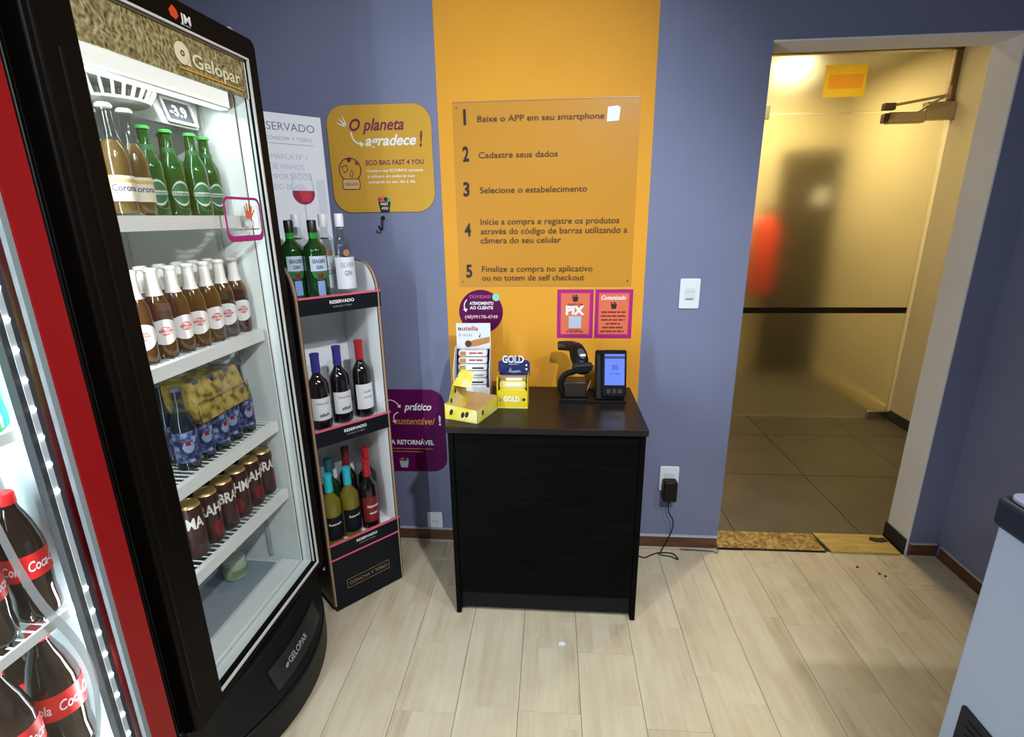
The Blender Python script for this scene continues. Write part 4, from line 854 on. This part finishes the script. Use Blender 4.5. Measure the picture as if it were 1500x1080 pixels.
def basket(par, x, z, k, y, dark, words=True):
    MB().prism([(x-.5*k, z+.28*k), (x+.5*k, z+.28*k), (x+.34*k, z-.5*k), (x-.34*k, z-.5*k)], y-.0006, y).build('logo_basket', dark, par)
    for i, (dx, dz, m) in enumerate(((-.36, .45, MAG), (-.12, .52, CORAL), (.12, .46, INK), (.36, .45, mat('green_ink', (.10, .40, .20), .5)))): MB().prism(circ(x+dx*k, z+dz*k, .16*k, 8), y-.0012, y-.0006).build('logo_item', m, par)
    if words: text('FAST', x-.30*k, x+.30*k, z+.02*k, .18*k, WINK, par, y-.0013, bold=.03); text('4YOU', x-.26*k, x+.26*k, z-.30*k, .18*k, WINK, par, y-.0013, bold=.03)
basket(ps, 0.0, .026, .052, -.0042, INK)
# purple sign
vs_ = sign('ecobag_sign', 'purple rounded wall sign reading prático sustentável, half behind the wine rack', -.685, .364)
MB().prism(rr(-.205, .205, 0, .402, .065, 8), -.004, 0).build('board', PURP, vs_, .001)
def vt(s, a, b_, z, h, m, **k): text(s, a+.685, b_+.685, z-.364, h, m, vs_, -.0048, **k)
OINK = mat('orange_ink', (.60, .22, .04), .5)
vt('prático', -.663, -.537, .669, .034, WINK, bold=.025, shear=.32); vt('sustentável', -.712, -.523, .600, .032, OINK, bold=.02, shear=.32); vt('!', -.507, -.497, .598, .046, WINK, bold=.03); vt('É', -.790, -.765, .690, .034, OINK, bold=.02, shear=.2); vt('e', -.750, -.728, .612, .026, WINK, bold=.02, shear=.2)
vt('UMA RETORNÁVEL', -.775, -.534, .500, .022, WINK, bold=.03)
dashes(-.09, .143, .113, .004, OINK, vs_, -.0048, 21); dashes(-.09, .097, .098, .004, OINK, vs_, -.0048, 22)
for P0 in ([(-.06, .345), (-.035, .352), (-.012, .340), (.000, .325)], [(-.005, .293), (-.02, .285), (-.028, .270), (-.026, .252)]):
    aw = lerp_path(P0, 4); vs = []
    for i, p in enumerate(aw): tn = (aw[min(i+1, len(aw)-1)]-aw[max(i-1, 0)]).normalized(); nv = Vector((-tn.y, tn.x))*.0020; vs += [(p.x+nv.x, -.0048, p.y+nv.y), (p.x-nv.x, -.0048, p.y-nv.y)]
    e_ = aw[-1]; tn = (aw[-1]-aw[-2]).normalized(); nv = Vector((-tn.y, tn.x))*.010
    MB().add(vs, [(2*i, 2*i+1, 2*i+3, 2*i+2) for i in range(len(aw)-1)]).prism([tuple(e_+nv), tuple(e_-nv), tuple(e_+tn*.012)], -.0050, -.0042).build('arrow_mark', WINK, vs_)
basket(vs_, .004, .040, .044, -.0042, mat('grey_white_ink', (.45, .48, .50), .5), False)
# round purple sticker
rs = sign('round_sticker', 'round purple customer service sticker on the orange stripe', -.300, 1.022)
MB().prism(circ(0, .093, .093, 40), -.0012, 0).build('disc', PURP, rs)
def st_(s, a, b_, z, h, m, **k): text(s, a+.300, b_+.300, z-1.022, h, m, rs, -.0017, **k)
st_('DÚVIDAS?', -.345, -.256, 1.173, .013, mat('pink_ink', (.55, .10, .25), .5), bold=.01); st_('ATENDIMENTO', -.347, -.246, 1.1455, .0125, WINK, bold=.03); st_('AO CLIENTE', -.347, -.248, 1.1265, .0125, WINK, bold=.03); st_('(48)99178-4749', -.369, -.229, 1.087, .0140, mat('pale_pink_ink', (.75, .45, .50), .5), bold=.025)
aw = lerp_path([(-.058, .145), (-.068, .130), (-.070, .115), (-.066, .104)], 3); vs = []
for i, p in enumerate(aw): tn = (aw[min(i+1, len(aw)-1)]-aw[max(i-1, 0)]).normalized(); nv = Vector((-tn.y, tn.x))*.0020; vs += [(p.x+nv.x, -.0017, p.y+nv.y), (p.x-nv.x, -.0017, p.y-nv.y)]
MB().add(vs, [(2*i, 2*i+1, 2*i+3, 2*i+2) for i in range(len(aw)-1)]).prism([(-.076, .106), (-.056, .106), (-.064, .092)], -.0019, -.0013).build('arrow_mark', WINK, rs)
basket(rs, .0, .030, .024, -.0013, mat('grey_white_ink'), False)
MB().prism(circ(.066, .155, .0165, 20), -.0024, -.0013).build('chat_icon', mat('mint_ink', (.22, .58, .40), .4), rs); MB().ring(circ(.066, .155, .010, 12), circ(.066, .155, .0075, 12), -.0030, -.0025).build('chat_icon_ring', mat('pale_mint', (.55, .72, .66), .4), rs)
# PIX poster and notice
def poster(name, label, x0, x1, z0, z1):
    t = sign(name, label, (x0+x1)/2, z0, 'poster'); w_ = (x1-x0)/2; h_ = z1-z0
    box('sheet', MAG, t, -w_, w_, -.0012, 0, 0, h_); box('pink_border', mat('pink_print', (.62, .06, .20), .45), t, -w_+.014, w_-.014, -.0018, -.0012, .016, h_-.014); box('coral_field', CORAL, t, -w_+.017, w_-.017, -.0024, -.0018, .019, h_-.017)
    return t
px = poster('pix_poster', 'coral and magenta PIX payment poster, left of the pair', .020, .169, 1.003, 1.208)
basket(px, 0, .168, .026, -.0026, INK, False); text('PAGUE COM', -.030, .030, .1395, .008, mat('dark_red_ink', (.20, .02, .015), .5), px, -.0030, bold=.02); text('PIX', -.039, .039, .102, .034, WINK, px, -.0030, bold=.06)
box('blank_card', mat('pale_blue_card', (.46, .52, .64), .5), px, -.026, .026, -.0034, -.0025, .044, .094)
dashes(-.036, .036, .026, .005, mat('dark_red_ink'), px, -.0030, 31); dashes(-.026, .026, .034, .004, mat('dark_red_ink'), px, -.0030, 32)
br = poster('notice_poster', 'coral and magenta Comunicado notice, right of the pair', .176, .329, 1.003, 1.208)
text('Comunicado', -.052, .048, .163, .018, WINK, br, -.0030, bold=.02, shear=.3); basket(br, 0, .138, .026, -.0026, INK, False)
for i, (a, b_) in enumerate(((-.050, .048), (-.052, .050), (-.050, .046), (-.030, .028), (-.044, .040), (-.052, .046))): dashes(a, b_, .108-.0162*i, .0065, mat('dark_red_ink'), br, -.0030, 40+i)
# hook, switch, sockets
t = thing('wall_hook', 'small black hook on the wall under the mustard sign', 'hook', (-.690, YW, 1.455))
MB().lathe([(.009, 0), (.009, .003)], 12).build('base_plate', BLKM, t, loc=(0, 0, .045), rot=(PI/2, 0, 0)); MB().tube(lerp_path([(0, -.003, .05), (0, -.012, .030), (0, -.014, .012), (-.002, -.022, .0), (-.006, -.034, .006), (-.008, -.036, .016)], 3), .0038, 8).build('hook_arm', BLKM, t)
def plate(name, label, x, z, w_, h_):
    t = thing(name, label, 'switch' if 'switch' in name else 'socket', (x, YW, z)); MB().prism(rr(-w_/2, w_/2, -h_/2, h_/2, .006, 4), -.008, 0).build('cover_plate', WHITEP, t, .002); return t
t = plate('light_switch', 'white light switch plate on the blue-grey wall beside the door', .553, 1.19, .080, .122)
MB().prism(rr(-.020, .020, -.024, .024, .003, 3), -.0105, -.008).build('rocker', mat('switch_white', (.66, .68, .72), .3), t, .001); box('indicator', mat('grey_ink'), t, -.014, .014, -.0112, -.0106, -.024, -.017); box('rocker_gap', mat('switch_grey', (.45, .47, .52)), t, -.018, .018, -.0112, -.0106, .008, .010)
t = plate('wall_socket', 'tall white wall socket with a black charger plugged in', .530, .357, .084, .120); box('socket_insert', mat('switch_white'), t, -.022, .022, -.0095, -.008, -.03, .03, .001)
t = thing('power_adapter', 'black power adapter plugged into the tall white wall socket', 'charger', (.530, YW-.0098, .315)); box('adapter_body', BLKM, t, -.030, .030, -.045, 0, -.050, .048, .006); box('strain_relief', BLKM, t, -.006, .006, -.028, -.016, -.066, -.050, .003)
t = plate('wall_socket', 'square white socket low on the wall left of the counter', -.552, .102, .074, .094)
for x in (-.010, 0, .010): MB().lathe([(.0026, 0), (.0026, .001)], 8).build('pin_hole', INK, t, loc=(x, -.008, .0 if x else -.004), rot=(PI/2, 0, 0))
cb = lerp_path([(.530, YW-.031, .25), (.535, YW-.032, .20), (.556, YW-.034, .16), (.552, YW-.035, .10), (.515, YW-.05, .02), (.50, YW-.07, .005), (.545, 2.065, .004), (.575, 2.045, .004), (.56, 2.085, .005), (.50, 2.085, .007), (.46, 2.07, .004), (.43, 2.05, .004), (.41, 2.055, .004), (.385, 2.08, .004), (.36, 2.12, .004)], 5)
tag(MB().tube(cb, .0026, 6).build('charger_cable', BLKM), 'thin black charger cable hanging and coiling on the floor beside the counter', 'cable')
tag(MB().tube(lerp_path([(.60, 2.112, .012), (.66, 2.110, .012), (.74, 2.108, .008), (.765, 2.10, .006), (.768, 2.125, .03)], 4), .002, 6).build('floor_cable', mat('dark_grey_cable', (.06, .06, .06), .5)), 'short dark cable lying along the skirting beside the doorway', 'cable')
tag(MB().prism([(-.012, -.008), (.010, -.010), (.014, .002), (.004, .009), (-.010, .006)], 0, .0008, 'z').build('paper_scrap', PAPER, None, loc=(.045, 1.535, 0)), 'tiny white paper scrap on the floor in front of the counter', 'paper')
tag(MB().prism([(-.035, -.005), (.0, -.014), (.035, -.010), (.03, .008), (-.01, .014)], 0, .002, 'z').build('paper_scrap', mat('crumpled_paper', (.50, .46, .40), .7), None, loc=(-.50, 2.0, 0)), 'crumpled pale scrap on the shaded floor left of the counter', 'paper')

# ================================================================== CHEST FREEZER
fz = thing('chest_freezer', 'white chest freezer with dark rim at the right edge', 'freezer', (1.05, 1.15, 0))
FZW = mat('freezer_white', (.56, .66, .88), .4)
MB().prism(rr(0, .66, -1.45, 0, .012, 4), .05, .79, 'z').build('body', FZW, fz, .003)
MB().prism(rr(-.014, .67, -1.46, .014, .03, 6), .79, .86, 'z').build('rim', mat('slate_rim', (.022, .032, .055), .45, spec=.25), fz, .010, seg=3)
MB().prism(rr(.0, .655, -1.445, .0, .03, 6), .86, .872, 'z').build('lid_frame', mat('pale_lid_frame', (.36, .42, .56), .3), fz, .004)
for i, (y0, y1) in enumerate(((-1.41, -.74), (-.71, -.04))): box('lid_pane', mat('smoked_lid', (.10, .13, .19), .15), fz, .05, .61, y0, y1, .872, .876, .001)
vg = MB().prism(rr(-.43, -.048, .095, .300, .012, 4), -.004, 0, 'x').build('vent_panel', mat('vent_grey', (.024, .028, .036), .5, spec=.2), fz, .002)
for i in range(8): z = .118+.021*i; box('vent_slat', mat('vent_black', (.008, .008, .010), .5), vg, -.0065, -.004, -.405, -.075, z, z+.010, .001)
for x in (.06, .60):
    for y in (-1.38, -.07): MB().lathe([(.022, 0), (.022, .05)], 12, (x, y, 0)).build('caster', BLKM, fz)
